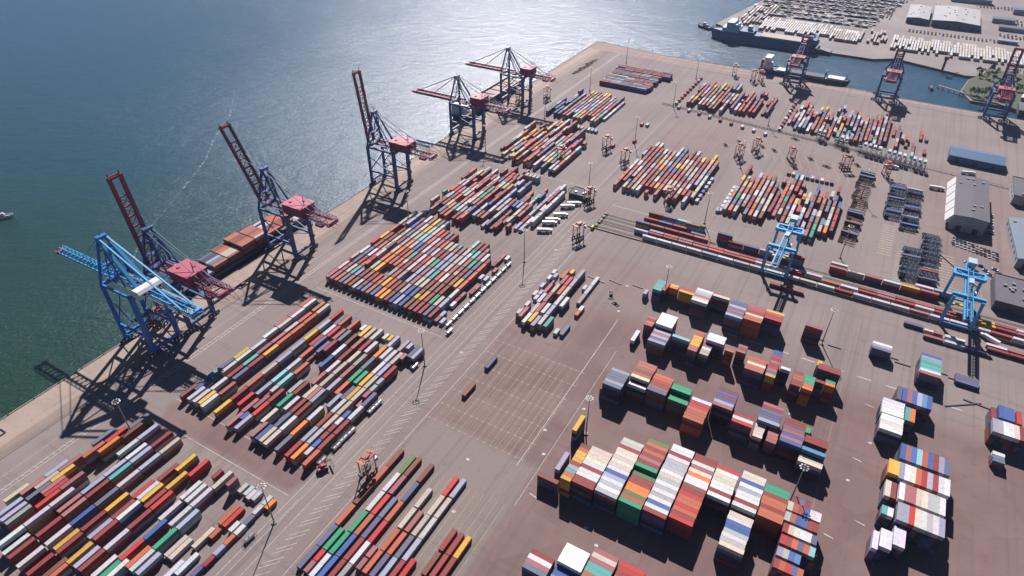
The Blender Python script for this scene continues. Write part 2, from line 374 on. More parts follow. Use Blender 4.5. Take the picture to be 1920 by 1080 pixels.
TAB = {
'BL': '-3067,506,3,40,c;-3040,690,3,40,l;-3040,569,3,40,m;-3028,930,3,40,S;-3013,745,3,40,m;-3012,444,3,40,l;-3012,624,3,40,c;-2989,856,3,40,O;-2984,566,3,40,S;-2984,687,3,40,y;-2980,977,3,40,r;-2971,440,3,40,l;-2960,1098,3,40,S;-2957,623,3,40,m;-2952,916,3,40,o;-2934,441,3,40,s;-2932,1038,3,40,n;-2929,621,3,40,r;-2901,684,3,40,m;-2901,563,3,40,r;-2852,360,3,40,w;-2852,1075,3,40,l;-2851,954,3,40,w;-2851,602,3,40,w;-2851,481,3,40,w;-2814,847,2,40,l;-2814,968,2,40,w;-2814,353,2,40,w;-2813,605,2,40,m;-2813,726,2,40,l;-2774,967,2,40,l;-2773,603,2,40,m;-2773,480,2,40,R;-2773,846,2,40,t;-2773,725,2,40,R;-2772,353,2,40,R;-2772,1088,2,40,R;-2696,839,2,40,w;-2696,960,2,40,l;-2695,597,2,40,b;-2695,349,2,40,w;-2695,1081,2,40,c;-2694,476,2,40,w;-2692,718,2,40,S;-2637,482,2,40,y;-2621,603,2,40,R;-2620,350,2,40,R;-2620,724,2,40,y;-2609,478,2,40,R;-2575,836,2,40,r;-2557,715,2,40,R;-2556,964,2,40,R;-2555,594,2,40,l;-2547,843,2,40,w;-2546,368,2,40,n;-2529,722,2,40,w;-2528,1050,2,40,y;-2527,601,2,40,R;-2520,472,2,40,y;-2519,844,2,40,y;-2518,351,2,40,O;-2476,952,2,40,y;-2475,831,2,40,R;-2473,475,2,40,l;-2445,1059,2,40,r;-2440,839,2,40,r;-2440,476,2,40,R;-2440,718,2,40,R;-2438,597,2,40,w;-2365,949,2,40,w;-2364,487,2,40,w;-2355,821,2,40,w;-2331,599,2,40,r;-2331,1080,2,20,R;-2330,950,2,40,w;-2329,720,2,40,b;-2327,478,2,40,g;-2300,500,2,40,w;-2288,826,2,40,w;-2287,947,2,40,w;-2280,1068,2,40,c;-2272,591,2,40,O;-2248,710,2,40,g;-2244,589,2,40,w;-2242,831,2,40,l;-2211,1074,3,20,m;-2205,593,2,40,l;-2190,719,1,40,c;-2172,1096,1,20,c;-2162,719,1,40,c;-2133,1099,1,20,w;-2117,810,1,40,c;-2112,955,1,40,O;-2105,1090,1,20,w;-2102,627,1,40,w;-2089,853,1,20,O;-2083,956,1,40,r;-2078,1098,1,20,w;-2074,684,1,40,w;-2038,923,1,20,w;-2013,1045,1,20,w;-2013,1105,1,20,w;-2007,682,1,20,p;-2007,984,1,20,S;-2004,863,1,20,O;-2003,924,1,20,w;-2003,803,1,20,l;-2001,742,1,20,R;-1983,1096,1,20,o;-1938,921,1,20,Z',
'BC': '-1629,1499,1,40,O;-1628,1369,1,40,n;-1628,1625,1,40,n;-1626,1236,1,40,O;-1625,982,1,40,p;-1624,1108,1,40,p;-1586,1109,1,40,g;-1585,1014,1,20,r;-1585,951,1,20,m;-1550,1496,1,40,w;-1549,1368,1,40,w;-1548,978,1,40,w;-1548,1237,1,40,g;-1548,1108,1,40,g;-1547,1622,1,40,G;-1514,1625,1,40,n;-1514,1499,1,40,m;-1513,1366,1,40,r;-1512,1239,1,40,O;-1512,1113,1,40,b;-1512,987,1,40,b;-1472,1369,1,40,S;-1472,1243,1,40,p;-1470,1117,1,40,R;-1470,991,1,40,R;-1434,1626,1,40,n;-1433,1368,1,40,O;-1433,990,1,40,s;-1433,1495,1,40,p;-1433,1116,1,40,w;-1432,1242,1,40,r;-1390,1146,1,20,m;-1390,1079,1,20,m;-1355,1500,1,40,c;-1355,1369,1,40,c;-1354,1110,1,40,O;-1354,1237,1,40,O;-1316,1370,1,40,m;-1315,1112,1,40,p;-1315,1238,1,40,O;-1277,1496,1,40,c;-1277,1622,1,40,r;-1276,1370,1,40,c;-1275,1241,1,40,S;-1275,1115,1,40,l;-1238,1631,1,40,l;-1238,1500,1,40,c;-1237,1373,1,40,w;-1236,1247,1,40,l;-1235,1121,1,40,R;-1197,1150,1,40,r;-1120,1370,1,40,R;-1119,1235,1,40,n;-1081,1243,1,40,R;-1080,1369,1,40,R;-1041,1373,1,40,y;-1041,1247,1,40,R',
'L1': '-2967,1581,1,20,t;-2951,2356,2,40,O;-2945,1401,2,40,n;-2943,2239,2,40,m;-2942,2122,2,40,m;-2934,1661,2,40,p;-2931,1778,2,40,y;-2929,1573,1,20,t;-2921,2003,2,40,w;-2921,2357,2,40,w;-2917,1479,2,40,b;-2915,2239,2,40,w;-2914,2120,2,40,w;-2902,1768,2,40,w;-2901,1885,2,40,w;-2900,1651,2,40,w;-2889,1407,2,40,w;-2846,1410,2,40,w;-2844,2113,2,40,c;-2843,2360,2,40,O;-2842,1879,2,40,m;-2841,1996,2,40,m;-2840,2231,2,40,O;-2839,1527,2,40,w;-2837,1645,2,40,R;-2836,1762,2,40,t;-2808,1416,2,40,y;-2801,2357,2,40,c;-2801,2238,2,40,O;-2800,2004,2,40,O;-2799,2121,2,40,O;-2796,1887,2,40,y;-2796,1767,2,40,R;-2796,1650,2,40,p;-2777,1407,2,40,w;-2767,1524,2,40,m;-2683,2120,2,40,y;-2682,2003,2,40,l;-2681,2354,2,40,r;-2680,1648,2,40,O;-2680,2237,2,40,l;-2680,1765,2,40,c;-2679,1886,2,40,l;-2677,1414,2,40,y;-2677,1531,2,40,R;-2621,2330,2,40,S;-2616,2096,2,40,r;-2613,2213,2,40,w;-2609,1519,2,40,r;-2593,2336,2,40,O;-2588,2099,2,40,p;-2588,1982,2,40,O;-2583,1631,2,40,l;-2581,1865,2,40,w;-2581,1748,2,40,T;-2580,2216,2,40,r;-2565,2388,1,20,p;-2560,2029,1,20,p;-2557,1970,1,20,n;-2555,1621,1,20,R;-2548,1497,2,40,m;-2542,1380,2,40,m;-2533,2071,2,40,p;-2530,2214,2,40,m;-2529,1745,2,40,T;-2527,1658,2,20,w;-2517,2332,2,40,O;-2517,1862,2,40,O;-2515,1548,2,40,m;-2514,1426,2,20,b;-2505,2103,2,40,R;-2492,2220,2,40,S;-2486,1391,2,40,l;-2480,1625,2,40,R;-2479,1508,2,40,r;-2438,2340,2,20,w;-2433,1732,2,40,s;-2431,2216,2,40,n;-2429,2099,2,40,w;-2428,1982,2,40,b;-2409,1623,2,40,g;-2406,2318,2,40,y;-2400,1740,2,40,R;-2398,1496,2,40,c;-2371,1395,2,40,m;-2369,2203,2,40,m;-2368,2086,2,40,R;-2367,2320,2,40,c;-2366,1852,2,40,m;-2362,1969,2,40,w;-2358,1625,2,40,w;-2331,1395,2,40,b;-2330,1745,2,40,c;-2323,2330,2,40,w;-2317,2213,2,40,R;-2314,1979,2,40,c;-2313,1862,2,40,c;-2311,1511,2,40,p;-2311,1628,2,40,R;-2309,2096,2,40,c;-2303,1395,2,40,c;-2302,1745,2,40,m;-2280,2366,1,20,w;-2274,2219,2,40,w;-2272,1742,2,40,l;-2271,1625,2,40,R;-2267,1508,2,40,w;-2266,1391,2,40,c;-2257,2093,2,40,s;-2256,1976,2,40,m;-2254,1859,2,40,l;-2243,2369,1,20,y;-2198,2212,2,40,o;-2196,2095,2,40,S;-2194,1978,2,40,g;-2193,1861,2,40,O;-2191,1511,2,40,o;-2189,1633,2,40,w;-2188,2329,2,40,l;-2187,1394,2,40,S;-2164,1762,2,40,l;-2158,2221,2,40,w;-2154,1980,2,40,g;-2136,1846,2,40,p;-2116,2214,2,40,w;-2115,2097,2,40,w;-2115,1980,2,40,y;-2113,1742,2,40,w;-2112,1625,2,40,R;-2112,1391,2,40,R;-2111,1508,2,40,l;-2108,1859,2,40,y;-2107,2331,2,40,s;-2078,1981,2,40,c;-2077,2098,2,40,l;-2076,1864,2,40,c;-2075,1747,2,40,c;-2074,2215,2,40,c;-2074,1630,2,40,c;-2074,1513,2,40,l;-2072,1395,2,40,o;-2071,2346,2,20,l;-2047,2250,2,20,m;-2038,1831,1,20,m;-2036,2011,2,20,l;-2035,2102,2,40,R;-2035,1890,2,20,m;-2034,1948,2,20,s;-2034,1656,2,20,w;-2033,1598,2,20,R;-2033,1715,2,20,b;-2033,1539,2,20,R;-2032,1480,2,20,b;-2032,1421,2,20,w;-2019,2318,2,40,p;-1997,1867,2,40,p;-1997,1749,2,40,w;-1996,1512,2,40,R;-1994,1630,2,40,R;-1991,1395,2,40,O;-1991,2316,2,40,l;-1959,2245,1,20,Z;-1957,1832,1,20,Z;-1957,1890,1,20,Z;-1954,1595,1,20,Z;-1953,1425,1,20,Z;-1952,1537,1,20,Z;-1952,1654,1,20,Z',
'M1': '-1667,3552,1,20,w;-1666,3254,1,20,w;-1665,3361,1,20,w;-1650,3439,2,20,w;-1647,2992,2,20,w;-1639,3093,2,20,w;-1637,3514,1,20,l;-1636,3216,1,20,w;-1636,3281,1,20,l;-1622,3423,1,20,m;-1619,3002,2,40,m;-1599,3316,2,40,m;-1586,3198,2,40,w;-1573,3527,2,40,O;-1572,3077,2,40,c;-1570,2959,2,40,w;-1552,3225,2,40,m;-1552,3616,1,20,y;-1552,3343,2,40,c;-1545,3465,2,40,m;-1544,3104,2,40,m;-1538,2986,2,40,y;-1510,3463,2,40,r;-1508,3109,2,40,w;-1508,3344,2,40,O;-1503,2960,2,40,l;-1473,3467,2,40,l;-1473,3349,2,40,c;-1472,3585,2,40,s;-1472,3231,2,40,w;-1471,3111,2,40,l;-1470,2993,2,40,c;-1430,3233,2,40,w;-1427,2992,2,40,t;-1392,3487,1,20,w;-1360,3590,1,40,w;-1359,3471,1,40,w;-1357,3353,1,40,s;-1352,2961,1,20,w;-1313,3198,1,20,O;-1313,3257,1,20,w;-1311,3000,1,40,S'}
TANKS = []
BNAME = {'BL': 'bottom left block', 'BC': 'bottom middle block', 'L1': 'block abreast the bright blue crane', 'M1': 'small lone block'}
BLEN = {'BL': 11.75, 'BC': 12.3, 'L1': 11.3, 'M1': 11.4}
for bk, s in TAB.items():
    E = [q.split(',') for q in s.split(';')]
    E = [[int(a) / 10, int(b) / 10, int(t), int(l), c] for a, b, t, l, c in E]
    rows = []
    for e in sorted(E):
        if rows and e[0] - rows[-1][-1][0] < 1.6: rows[-1].append(e)
        else: rows.append([e])
    for ri, row in enumerate(rows):
        for si, e in enumerate(sorted(row, key=lambda q: q[1])):
            wh = '%s from the near end, %s row from the quay, %s' % (ORD[si], ORD[ri], BNAME[bk])
            if e[4] == 'Z': TANKS.append((e[0], e[1], wh)); continue
            L = BLEN[bk] if e[3] == 40 else BLEN[bk] / 2 - .15
            for lv in range(e[2]):
                top = lv == e[2] - 1
                add(e[0], e[1], lv, 'u', L, e[4] if top else low(), wh, top, si == 0)
# random far yards: rows along the quay direction. (x0, rows, pitch, y0, slots, pitch, palette, p_empty, tiers, holes)
def yard(x0, nr, px, y0, ns, py, pal, pe, tw, seed, skip=None, ragged=2, L=None):
    r = random.Random(seed); L = L or py - .7
    lastc = [r.choice(pal)]
    def pick():
        if r.random() > .38: lastc[0] = r.choice(pal)
        return lastc[0]
    for i in range(nr):
        x = x0 + i * px + r.uniform(-.08, .08); k = r.choice([0, 0, 0, 1]) if ragged else 0; e = ns - (r.randint(0, ragged))
        t = r.choice(tw)
        while k < e:
            y = y0 + k * py
            if r.random() < .35: t = r.choice(tw)
            gone = (skip and skip(i, k)) or r.random() < pe
            if not gone:
                if r.random() < .10:
                    for h_ in (0, 1):
                        if r.random() < .8:
                            for lv in range(t): add(x, y + (h_ + .5) * py / 2, lv, 'u', L / 2 - .1, pick(), 'far', lv == t - 1)
                else:
                    for lv in range(t): add(x, y + py / 2, lv, 'u', L, pick(), 'far', lv == t - 1)
            k += 1
# second block on the long quay, almost full and level
yard(-303.0, 6, 4.05, 264.0, 9, 12.0, PALL, .02, (2, 2, 2, 2, 3), 11, lambda i, k: (i < 1 and k in (2, 4)) or (i > 4 and k > 8), 0)
yard(-278.4, 11, 4.05, 263.5, 9, 12.0, PALL, .02, (2, 2, 2, 2), 12, lambda i, k: (k == 2 and i in (1, 2, 6)) or k > 8 - (i > 2) - (i > 6), 0)
yard(-233.6, 6, 4.05, 263.5, 8, 12.0, PALL, .03, (2, 2, 2), 13, lambda i, k: k > 7 - (i > 4), 0)
for k in range(15):
    for j, x in enumerate((-205.2, -209.3)):
        if rnd.random() < .62: add(x, 268 + k * 6.1, 0, 'u', 5.8, rnd.choice('wwlmcRpw'), 'far', True)
yard(-306.8, 1, 4, 270, 3, 12, 'nyccR', 0, (1,), 5, None, 0); yard(-307, 1, 4, 318, 2, 12, 'RrO', .2, (1,), 6, None, 0)
# third
yard(-303, 5, 4.05, 380, 9, 12, PALL, .12, (1, 2, 2), 21, lambda i, k: (i < 2 and k > 6), 2)
yard(-283, 9, 4.05, 377, 9, 12, PALL, .05, (2, 2, 2, 3), 22, lambda i, k: k < (i > 6), 2)
yard(-246, 6, 4.05, 382, 8, 12, PALL, .18, (1, 2, 2), 23, lambda i, k: k > 6, 2)
yard(-221, 3, 4.4, 392, 7, 12, 'wwlcmRp', .25, (1, 2), 24)
for k in range(5): add(-259 + k * 3.6, 476, 0, 'u', 5.8, 'w', 'far'); add(-259 + k * 3.6, 476, 1, 'u', 5.8, rnd.choice('wlc'), 'far')
# fourth
yard(-307, 6, 4.05, 504, 8, 12, PALL, .14, (1, 2, 2), 31); yard(-283, 6, 4.05, 497, 9, 12, PALL, .05, (2, 2, 3), 32, lambda i, k: k in (6,) and i > 3)
yard(-259, 6, 4.05, 495, 8, 12, PALL, .10, (2, 2, 3), 33, lambda i, k: i > 2 and k in (6, 7))
for k in range(12): add(-288 + k * 4.05, 603, 0, 'u', 5.8, rnd.choice('wcOlw'), 'far')
# fifth
yard(-309, 4, 4.6, 618, 7, 12, 'pppllwSb', .1, (1, 2, 2), 41); yard(-289, 10, 4.05, 618, 7, 12, PALL, .03, (2, 2), 42, None, 1); yard(-248.5, 1, 4, 634, 6, 12, 'wwl', .05, (1,), 43)
# sixth: rows across, at the tip of the pier
def across(x0, x1, y0, nr, py, pal, pe, tw, seed, slope=0, L=11.6, ph=12.0):
    r = random.Random(seed)
    for j in range(nr):
        x = x0 + r.uniform(0, 3); 
        while x < x1 - 6:
            if r.random() > pe:
                t = r.choice(tw)
                for lv in range(t): add(x + ph / 2, y0 + j * py + slope * (x - x0), lv, 'v', L, r.choice(pal), 'far', lv == t - 1, lv < 1e9)
            x += ph
across(-299, -240, 737, 4, 3.7, 'pSbRmRplR', .0, (2, 2), 51); across(-299, -234, 753, 4, 4.1, PAL + 'rrRRpp', .03, (2, 2), 52); across(-298, -232, 771, 4, 4.3, 'pSklRRmn', .05, (2, 2), 53); across(-302, -232, 790, 4, 4.4, 'RRRrknmp', .08, (2, 2), 54)
# right-hand yards
yard(-179, 17, 4.15, 497, 9, 11.8, PALL, .02, (2, 2, 2), 61, lambda i, k: k > 8 - (i % 5 == 4), 1)
yard(-176, 16, 4.15, 497, 8, 11.8, 'n', 1, (1,), 60)
for k in range(6): add(-108.2, 512 + k * 9, 0, 'u', 5.8, 'wlbw'[k % 4], 'far')
yard(-83, 8, 4.15, 503, 8, 12.0, PALL, .03, (2, 2), 62); yard(-49.8, 6, 4.15, 505, 8, 12, PALL, .10, (1, 2, 2), 63); yard(-25, 7, 4.15, 493, 8, 12, PALL, .04, (2, 2, 3), 64)
for k in range(7): add(-86.5, 506 + k * 7.5, 0, 'u', 5.8, 'w', 'far')
for k in range(10): add(-50 + k * 4.15, 606, 0, 'u', 5.8, rnd.choice('wpRmw'), 'far')
yard(-184, 6, 4.3, 722, 7, 12, PAL, .02, (2, 2), 71); yard(-158, 4, 4.2, 716, 8, 12, PAL, .02, (2, 2), 72); yard(-141, 2, 4.3, 728, 6, 12, PAL, .02, (2,), 73); yard(-131.5, 3, 4.3, 725, 6, 12, 'OORRrmw', .02, (2,), 74); yard(-117, 2, 4.3, 728, 6, 12, 'pRrb', .02, (2, 2), 75, None, 0); yard(-104, 2, 4.0, 735, 5, 12, 'RpRn', .0, (1, 2), 76, None, 0)
for k in range(10): add(-196.5, 722 + k * 10.5, 0, 'u', 5.8, rnd.choice('nRmc'), 'far')
yard(-74, 10, 4.2, 712, 7, 12, PAL, .10, (1, 2), 81); yard(-32, 13, 4.3, 706, 8, 12, PAL, .05, (1, 2, 2), 82); yard(26, 4, 4.4, 710, 5, 12, PAL, .3, (1, 2), 83); yard(46, 3, 5.2, 700, 6, 12, 'RrnmT', .35, (1,), 84, None, 1)
for k in range(9): add(-79, 706 + k * 10.5, 0, 'u', 5.8, rnd.choice('nwRm'), 'far')
# railway rows (containers lie across): y, x start, colours, tiers, base
def rail(y, x0, s, t, z0=1.15, ph=11.9, name=None):
    for i, ch in enumerate(s):
        if ch == '.': continue
        for lv in range(t):
            add(x0 + (i + .5) * ph, y + .0098 * (x0 + i * ph + 128), lv, 'v', ph - .55, ch if lv == t - 1 else low(), 'rail', lv == t - 1, True, z0)
rail(433.0, -128.3, 'wwwwlwlwwwcwRwwwmwwwRwlw', 1); rail(439.3, -137.5, 'lRRmmOROwwr.OwRmRwRRyRmwRmb', 1); rail(442.9, -126, 'lOmRrORmOww..RmRrRmyRwwRRw', 1)
rail(449.3, -140, 'pnRRO', 2, 0); rail(453.5, -96, 'p', 2, 0); rail(457.4, -136, 'RpR', 2, 0); rail(461.8, -103, 'm', 3, 0); rail(467.5, -135.5, 'npTG', 2, 0)
rail(459.5, -76.5, 'p', 3, 0); rail(455.8, -66.8, 'Rpll', 2, 0); rail(455.5, -22, 'R', 3, 0); rail(464, 7, 'w', 2, 0); rail(458.5, 7, 'mcmwym', 2, 0); rail(463.8, 63, 'wl', 2, 0)
rail(419.0, -27, 'Rm', 1, 0); rail(418.0, 60, 'p', 1, 0); rail(416, 72, 'cm', 1, 0, 5.6); rail(415.5, 84, 'w.RR', 1, 0); rail(409.8, 72, 'mwp', 1, 0); rail(419.5, 107, 'wm', 1, 0)

# stacks of containers lying across, side by side: (x left, y near, colours near->far, tiers, length, words)
FW = 2.5
def stack(x0, y0, s, t, L, words, jag=.15):
    for i, ch in enumerate(s):
        if ch == '.': continue
        xx = x0 + L / 2 + rnd.uniform(-jag, jag)
        for lv in range(t):
            low_shade = rnd.choice('kpSkRkkpnkp') if ch not in 'gdyOo' else (ch if rnd.random() < .6 else 'R')  # lower tiers get darker paints to imitate shade on the near faces
            add(xx, y0 + (i + .5) * FW, lv, 'v', L, ch if lv == t - 1 else low_shade, '%s %s' % (ORD[i] if lv == t - 1 else ORD[i], words), lv == t - 1, i == 0 or s[i - 1] == '.', 0)
def stack_u(x0, y0, s, t, L, words):
    for i, ch in enumerate(s):
        if ch == '.': continue
        for lv in range(t):
            low_shade = rnd.choice('kpSkRkkpnkp')  # dark paints again put the shade of the near faces into lower tiers
            add(x0 + (i + .5) * 2.48, y0 + L / 2, lv, 'u', L, ch if lv == t - 1 else low_shade, '%s %s' % (ORD[i], words), lv == t - 1, True, 0)
q = 'from the near end, %s stack of the front row'
stack(-78.9, 187.1, 'yOtsRyyyOn', 5, 5.3, q % 'narrow leftmost')
stack(-73.4, 188.1, 'RRwwRwcccc', 5, 11.2, q % 'second')
stack(-61.6, 189.1, 'swswlbwcccccRsc', 5, 11.2, q % 'third')
stack(-49.3, 189.4, 'gOGooRRG', 5, 11.2, q % 'fourth'); stack(-49.9, 212.7, 'gRmROROG', 5, 11.2, q % 'farther fourth')
stack(-37.7, 190.3, 'RwbwswswscwslswRww', 5, 11.2, q % 'fifth')
stack(-25.7, 192.7, 'rROrOOrRnwwocmwRR', 5, 11.2, q % 'sixth')
stack(-14.0, 213.7, 'wRwwccwr', 5, 10.8, q % 'seventh')
stack(-1.9, 190.4, 'cswsbbwc', 5, 11.0, q % 'eighth'); stack(-1.9, 214.0, 'wRwwlwbcc', 5, 11.0, q % 'farther eighth')
stack(9.6, 214.3, 'OOROORgg', 5, 11.2, q % 'ninth')
q = 'from the left, %s row of short containers'
stack_u(23.2, 230.5, 'RpR', 4, 5.4, q % 'farthest'); stack_u(21.0, 224.2, 'cORbww', 5, 5.4, q % 'second farthest'); stack_u(21.0, 217.8, 'sObbRR', 5, 5.4, q % 'third farthest')
stack_u(21.5, 211.2, 'RccwwP'.replace('P', 'p'), 5, 5.2, q % 'fourth farthest'); stack_u(21.7, 204.6, 'rROpOT', 5, 5.2, q % 'fifth farthest'); stack_u(21.7, 197.9, 'lsbB', 5, 5.0, q % 'sixth farthest'); stack_u(21.5, 191.4, 'ROrpO', 5, 5.0, q % 'nearest')
stack_u(35.2, 203.5, 'O', 4, 5.0, 'beside the short containers')
q = 'from the near end, %s stack of the second row'
stack(-87.0, 257.3, 'SlSSSl', 5, 10.9, q % 'first'); stack(-75.4, 270.8, 'cOnmOm', 5, 11.0, q % 'second'); stack(-75.6, 266.8, 'w', 4, 11.0, q % 'lower second')
stack(-63.5, 265.5, 'pmnrOO', 5, 11.1, q % 'third'); stack(-51.9, 272.8, 'gg', 5, 11.2, q % 'fourth'); stack(-51.4, 266.8, 'gg', 4, 11.2, q % 'lower fourth')
stack(-39.3, 255.3, 'OOOOrrw', 5, 10.8, q % 'fifth'); stack(-28.1, 272.8, 'mlbRbn', 5, 10.7, q % 'sixth'); stack(-16.0, 265.8, 'rwR', 5, 10.8, q % 'seventh')
stack(-4.0, 273.8, 'lpppRm', 5, 11.0, q % 'eighth'); stack(-4.2, 263.5, 'cccc', 4, 5.3, q % 'short white'); stack(3.0, 263.5, 'mOmO', 4, 5.3, q % 'short mixed')
stack(9.2, 265.0, 'bmbOpRR', 5, 10.8, q % 'ninth'); stack(20.6, 270.8, 'RR', 5, 11.2, q % 'tenth'); stack(20.4, 264.8, 'B', 5, 11.4, q % 'lower tenth'); stack(20.3, 258.6, 'cc', 4, 11.6, q % 'white tenth'); stack_u(20.7, 288.0, 'g', 1, 4.6, 'lone beside the second row')
q = 'from the near end, %s stack of the third row'
stack(-78.6, 308.4, 'lplmlp', 4, 11.0, q % 'first'); stack(-79.0, 323.2, 'WWWWW', 5, 10.6, q % 'tall white first'); stack(-85.8, 321.5, 'mORm', 4, 5.2, q % 'short leftmost'); stack_u(-89.6, 308.8, 'w', 2, 11.4, 'beside the third row')
stack(-66.0, 316.3, 'T', 5, 10.9, q % 'second'); stack(-54.2, 309.5, 'mOyyyyOOr'[:8], 5, 5.6, q % 'third'); stack(-47.2, 312.3, 'sswm', 4, 5.4, q % 'fourth'); stack(-46.7, 324.0, 'www'[:3], 5, 10.7, q % 'farther fourth')
stack(-34.2, 319.8, 'O', 5, 5.2, q % 'fifth'); stack(-28.1, 322.4, 'mnm'[:3], 5, 5.5, q % 'sixth'); stack(-20.1, 310.2, 'mOcOO', 5, 10.7, q % 'seventh'); stack(-13.8, 322.9, 'O', 4, 5.0, q % 'farther seventh')
stack(-8.0, 310.2, 'ypmrRmRrbb', 5, 5.3, q % 'eighth'); stack(-1.4, 320.4, 'w', 5, 5.4, q % 'ninth'); stack(5.9, 310.1, 'RROOn', 5, 5.4, q % 'tenth'); stack(12.2, 310.0, 'oOggg', 5, 5.6, q % 'eleventh')
stack(17.2, 331.3, 'RR', 5, 12.6, q % 'red farther twelfth'); stack_u(16.6, 337.2, 'y', 4, 5.2, 'behind the third row'); stack(17.6, 319.3, 'R', 5, 5.2, q % 'twelfth'); stack(23.2, 319.3, 'og', 5, 5.2, q % 'thirteenth')
q = 'from the near end, %s stack of the fourth row'
stack(-94.4, 360.5, 'ttttt'[:5], 4, 5.9, q % 'pale green first'); stack_u(-88.3, 362.5, 'O', 4, 10.4, 'beside the pale green stack'); stack(-85.0, 367.6, 'oy', 4, 5.6, q % 'second'); stack(-78.0, 366.8, 'yr', 4, 11.3, q % 'third')
stack(-67.1, 358.5, 'wcmlsw', 5, 10.8, q % 'fourth'); stack(-56.0, 370.0, 'c', 5, 11.1, q % 'fifth'); stack(-43.4, 354.3, 'lpmplpp', 5, 10.8, q % 'sixth'); stack(-32.2, 356.0, 'OOcRrmm', 5, 11.2, q % 'seventh'); stack(-20.8, 363.5, 'rROy', 5, 11.0, q % 'eighth')
stack(4.0, 368.6, 'm', 5, 10.6, 'lone brown stack by the light mast'); stack_u(-100.2, 358.8, 'l', 2, 5.8, 'left of the pale green stack')
q = 'from the left, %s row of the right-hand block'
stack_u(64.6, 283.4, 'bmbTObRlp', 5, 11.4, q % 'farthest'); stack_u(65.0, 270.0, 'lwcOrlRww', 5, 11.0, q % 'second'); stack_u(66.0, 256.8, 'wmmccssw', 5, 10.8, q % 'third'); stack_u(66.2, 244.0, 'llrcwswl', 5, 11.0, q % 'fourth')
stack_u(73.0 - 6.5, 231.5, 'ww', 4, 10.6, q % 'white fifth'); stack_u(61.3, 227.5, 'ww', 4, 10.4, q % 'white near'); stack_u(58.4, 224.8, 'w', 4, 10.2, q % 'corner near'); stack_u(60.2, 271.0, 'yy', 5, 9.8, 'yellow stack beside the right-hand block'); stack_u(60.6, 258.0, 'cR', 4, 10.5, 'left side of the right-hand block'); stack_u(60.4, 246.4, 'tw', 4, 5.4, 'left side of the right-hand block, lower')
q = 'from the near end, %s of the upper right group'
stack(54.0, 303.0, 'wwwww', 4, 11.0, q % 'white near stack'); stack(53.6, 316.2, 'wwwww'[:5], 4, 11.0, q % 'white far stack'); stack_u(65.2, 316.0, 'to', 4, 11.0, 'teal and orange pair beside the white stacks'); stack_u(60.0, 331.0, 'p', 4, 11.2, 'beside the blue row'); stack_u(62.8, 331.0, 'bmblBb'[:6], 4, 11.4, 'from the left, blue row behind the white stacks')
stack(70.2, 361.0, 'mwttttlb', 4, 10.8, q % 'teal stack'); stack(43.9, 374.0, 'plw'[::1], 3, 10.8, q % 'lone white stack')
stack_u(106.8, 330.6, 'lswwcR'[:6], 4, 11.0, 'from the left, pale row at the right edge'); stack_u(109.9, 343.6, 'bbb', 4, 10.6, 'from the left, blue row at the right edge'); stack_u(118.2, 343.2, 'r', 4, 10.4, 'beside the blue row at the right edge'); stack_u(107.2, 343.2, 'R', 3, 10.4, 'dark red beside the blue row at right'); stack(108.6, 314.2, 'wSS'[::-1], 2, 5.4, 'from the near end, small white stack at the right edge')
stack(91.0, 374.0, 'ppp', 1, 12.2, 'of the low dark group right of the teal stack')
# odd ones at the front left of the stacks
stack_u(-87.2, 217.6, 'y', 5, 12.0, 'tall narrow yellow stack by the mast'); stack_u(-85.4, 194.3, 'l', 3, 12.6, 'left of the front row'); stack(-91.0, 186.2, 'n', 3, 11.0, 'left end of the front row'); stack_u(-88.3, 257.4, 'n', 3, 5.6, 'orange beside the grey-blue stack')
q = 'from the near end, %s stack at the bottom edge'
stack(-73.4, 138.5, 'SmwR', 4, 11.2, q % 'first'); stack(-60.8, 147.3, 'WWWW', 5, 11.2, q % 'white second'); stack(-60.6, 134.6, 'bbBbb', 4, 11.2, q % 'blue second'); stack(-48.6, 136.7, 'ROctOttmcm', 5, 11.2, q % 'third'); stack(-36.2, 141.5, 'rOROORrr', 5, 11.2, q % 'fourth')
# singles on open ground
for x, y, c, w in ((-157, 249.9, 'p', 'alone on the empty gridded bay, farther of two'), (-156.3, 223.7, 'n', 'alone on the empty gridded bay, nearer of two'), (-88, 505, 'l', 'alone beside the right-hand yard')):
    add(x, y, 0, 'u', 11.6 if c != 'l' else 5.8, c, w)
for x, y in ((-214.8, 580), (-203, 646), (-209, 645), (-200, 601)): add(x, y, 0, 'u', 6, rnd.choice('cwO'), 'far')

# SHIPBAYS: containers aboard the ship at the long quay, on the racks and loose behind the fence
for y, cols, tt in [(222, 'Bkl', 1), (235, 'pklSO', 2), (248, 'nOccn', 2), (261, 'OnnOm', 3), (274, 'OmnOc', 3), (287, 'wwkRO', 2), (300, 'OORnO', 2), (313, 'nOmww', 1)]:
    r = random.Random(int(y))
    for i in range(8):
        c = cols[min(len(cols) - 1, int(i * len(cols) / 8))]; T_ = tt - (1 if (i < 2 and r.random() < .4) else 0)
        for lv in range(T_): CON.append([-395.2 + i * 2.55, y, 4.42 + lv * 2.6, 'u', 12.1, c if lv == T_ - 1 else r.choice('Rkpnk'), 'ship:%s place from the water, deck of the ship at the long quay' % ORD[i], lv == T_ - 1, False])
for k in range(23):
    if k in (2, 3, 7, 8) or k % 5 == 4: continue
    x = -40 + k * 4.4; CON.append([x, 702 - (x + 40) * .26, 7.75, 'u', 6.06, 'w', 'far', True, True])
for k in range(9): CON.append([-190 + k * 12.6, 711 - k * 3.2, 0, 'u', 6.06, rnd.choice('wwcRs'), 'far', True, True])

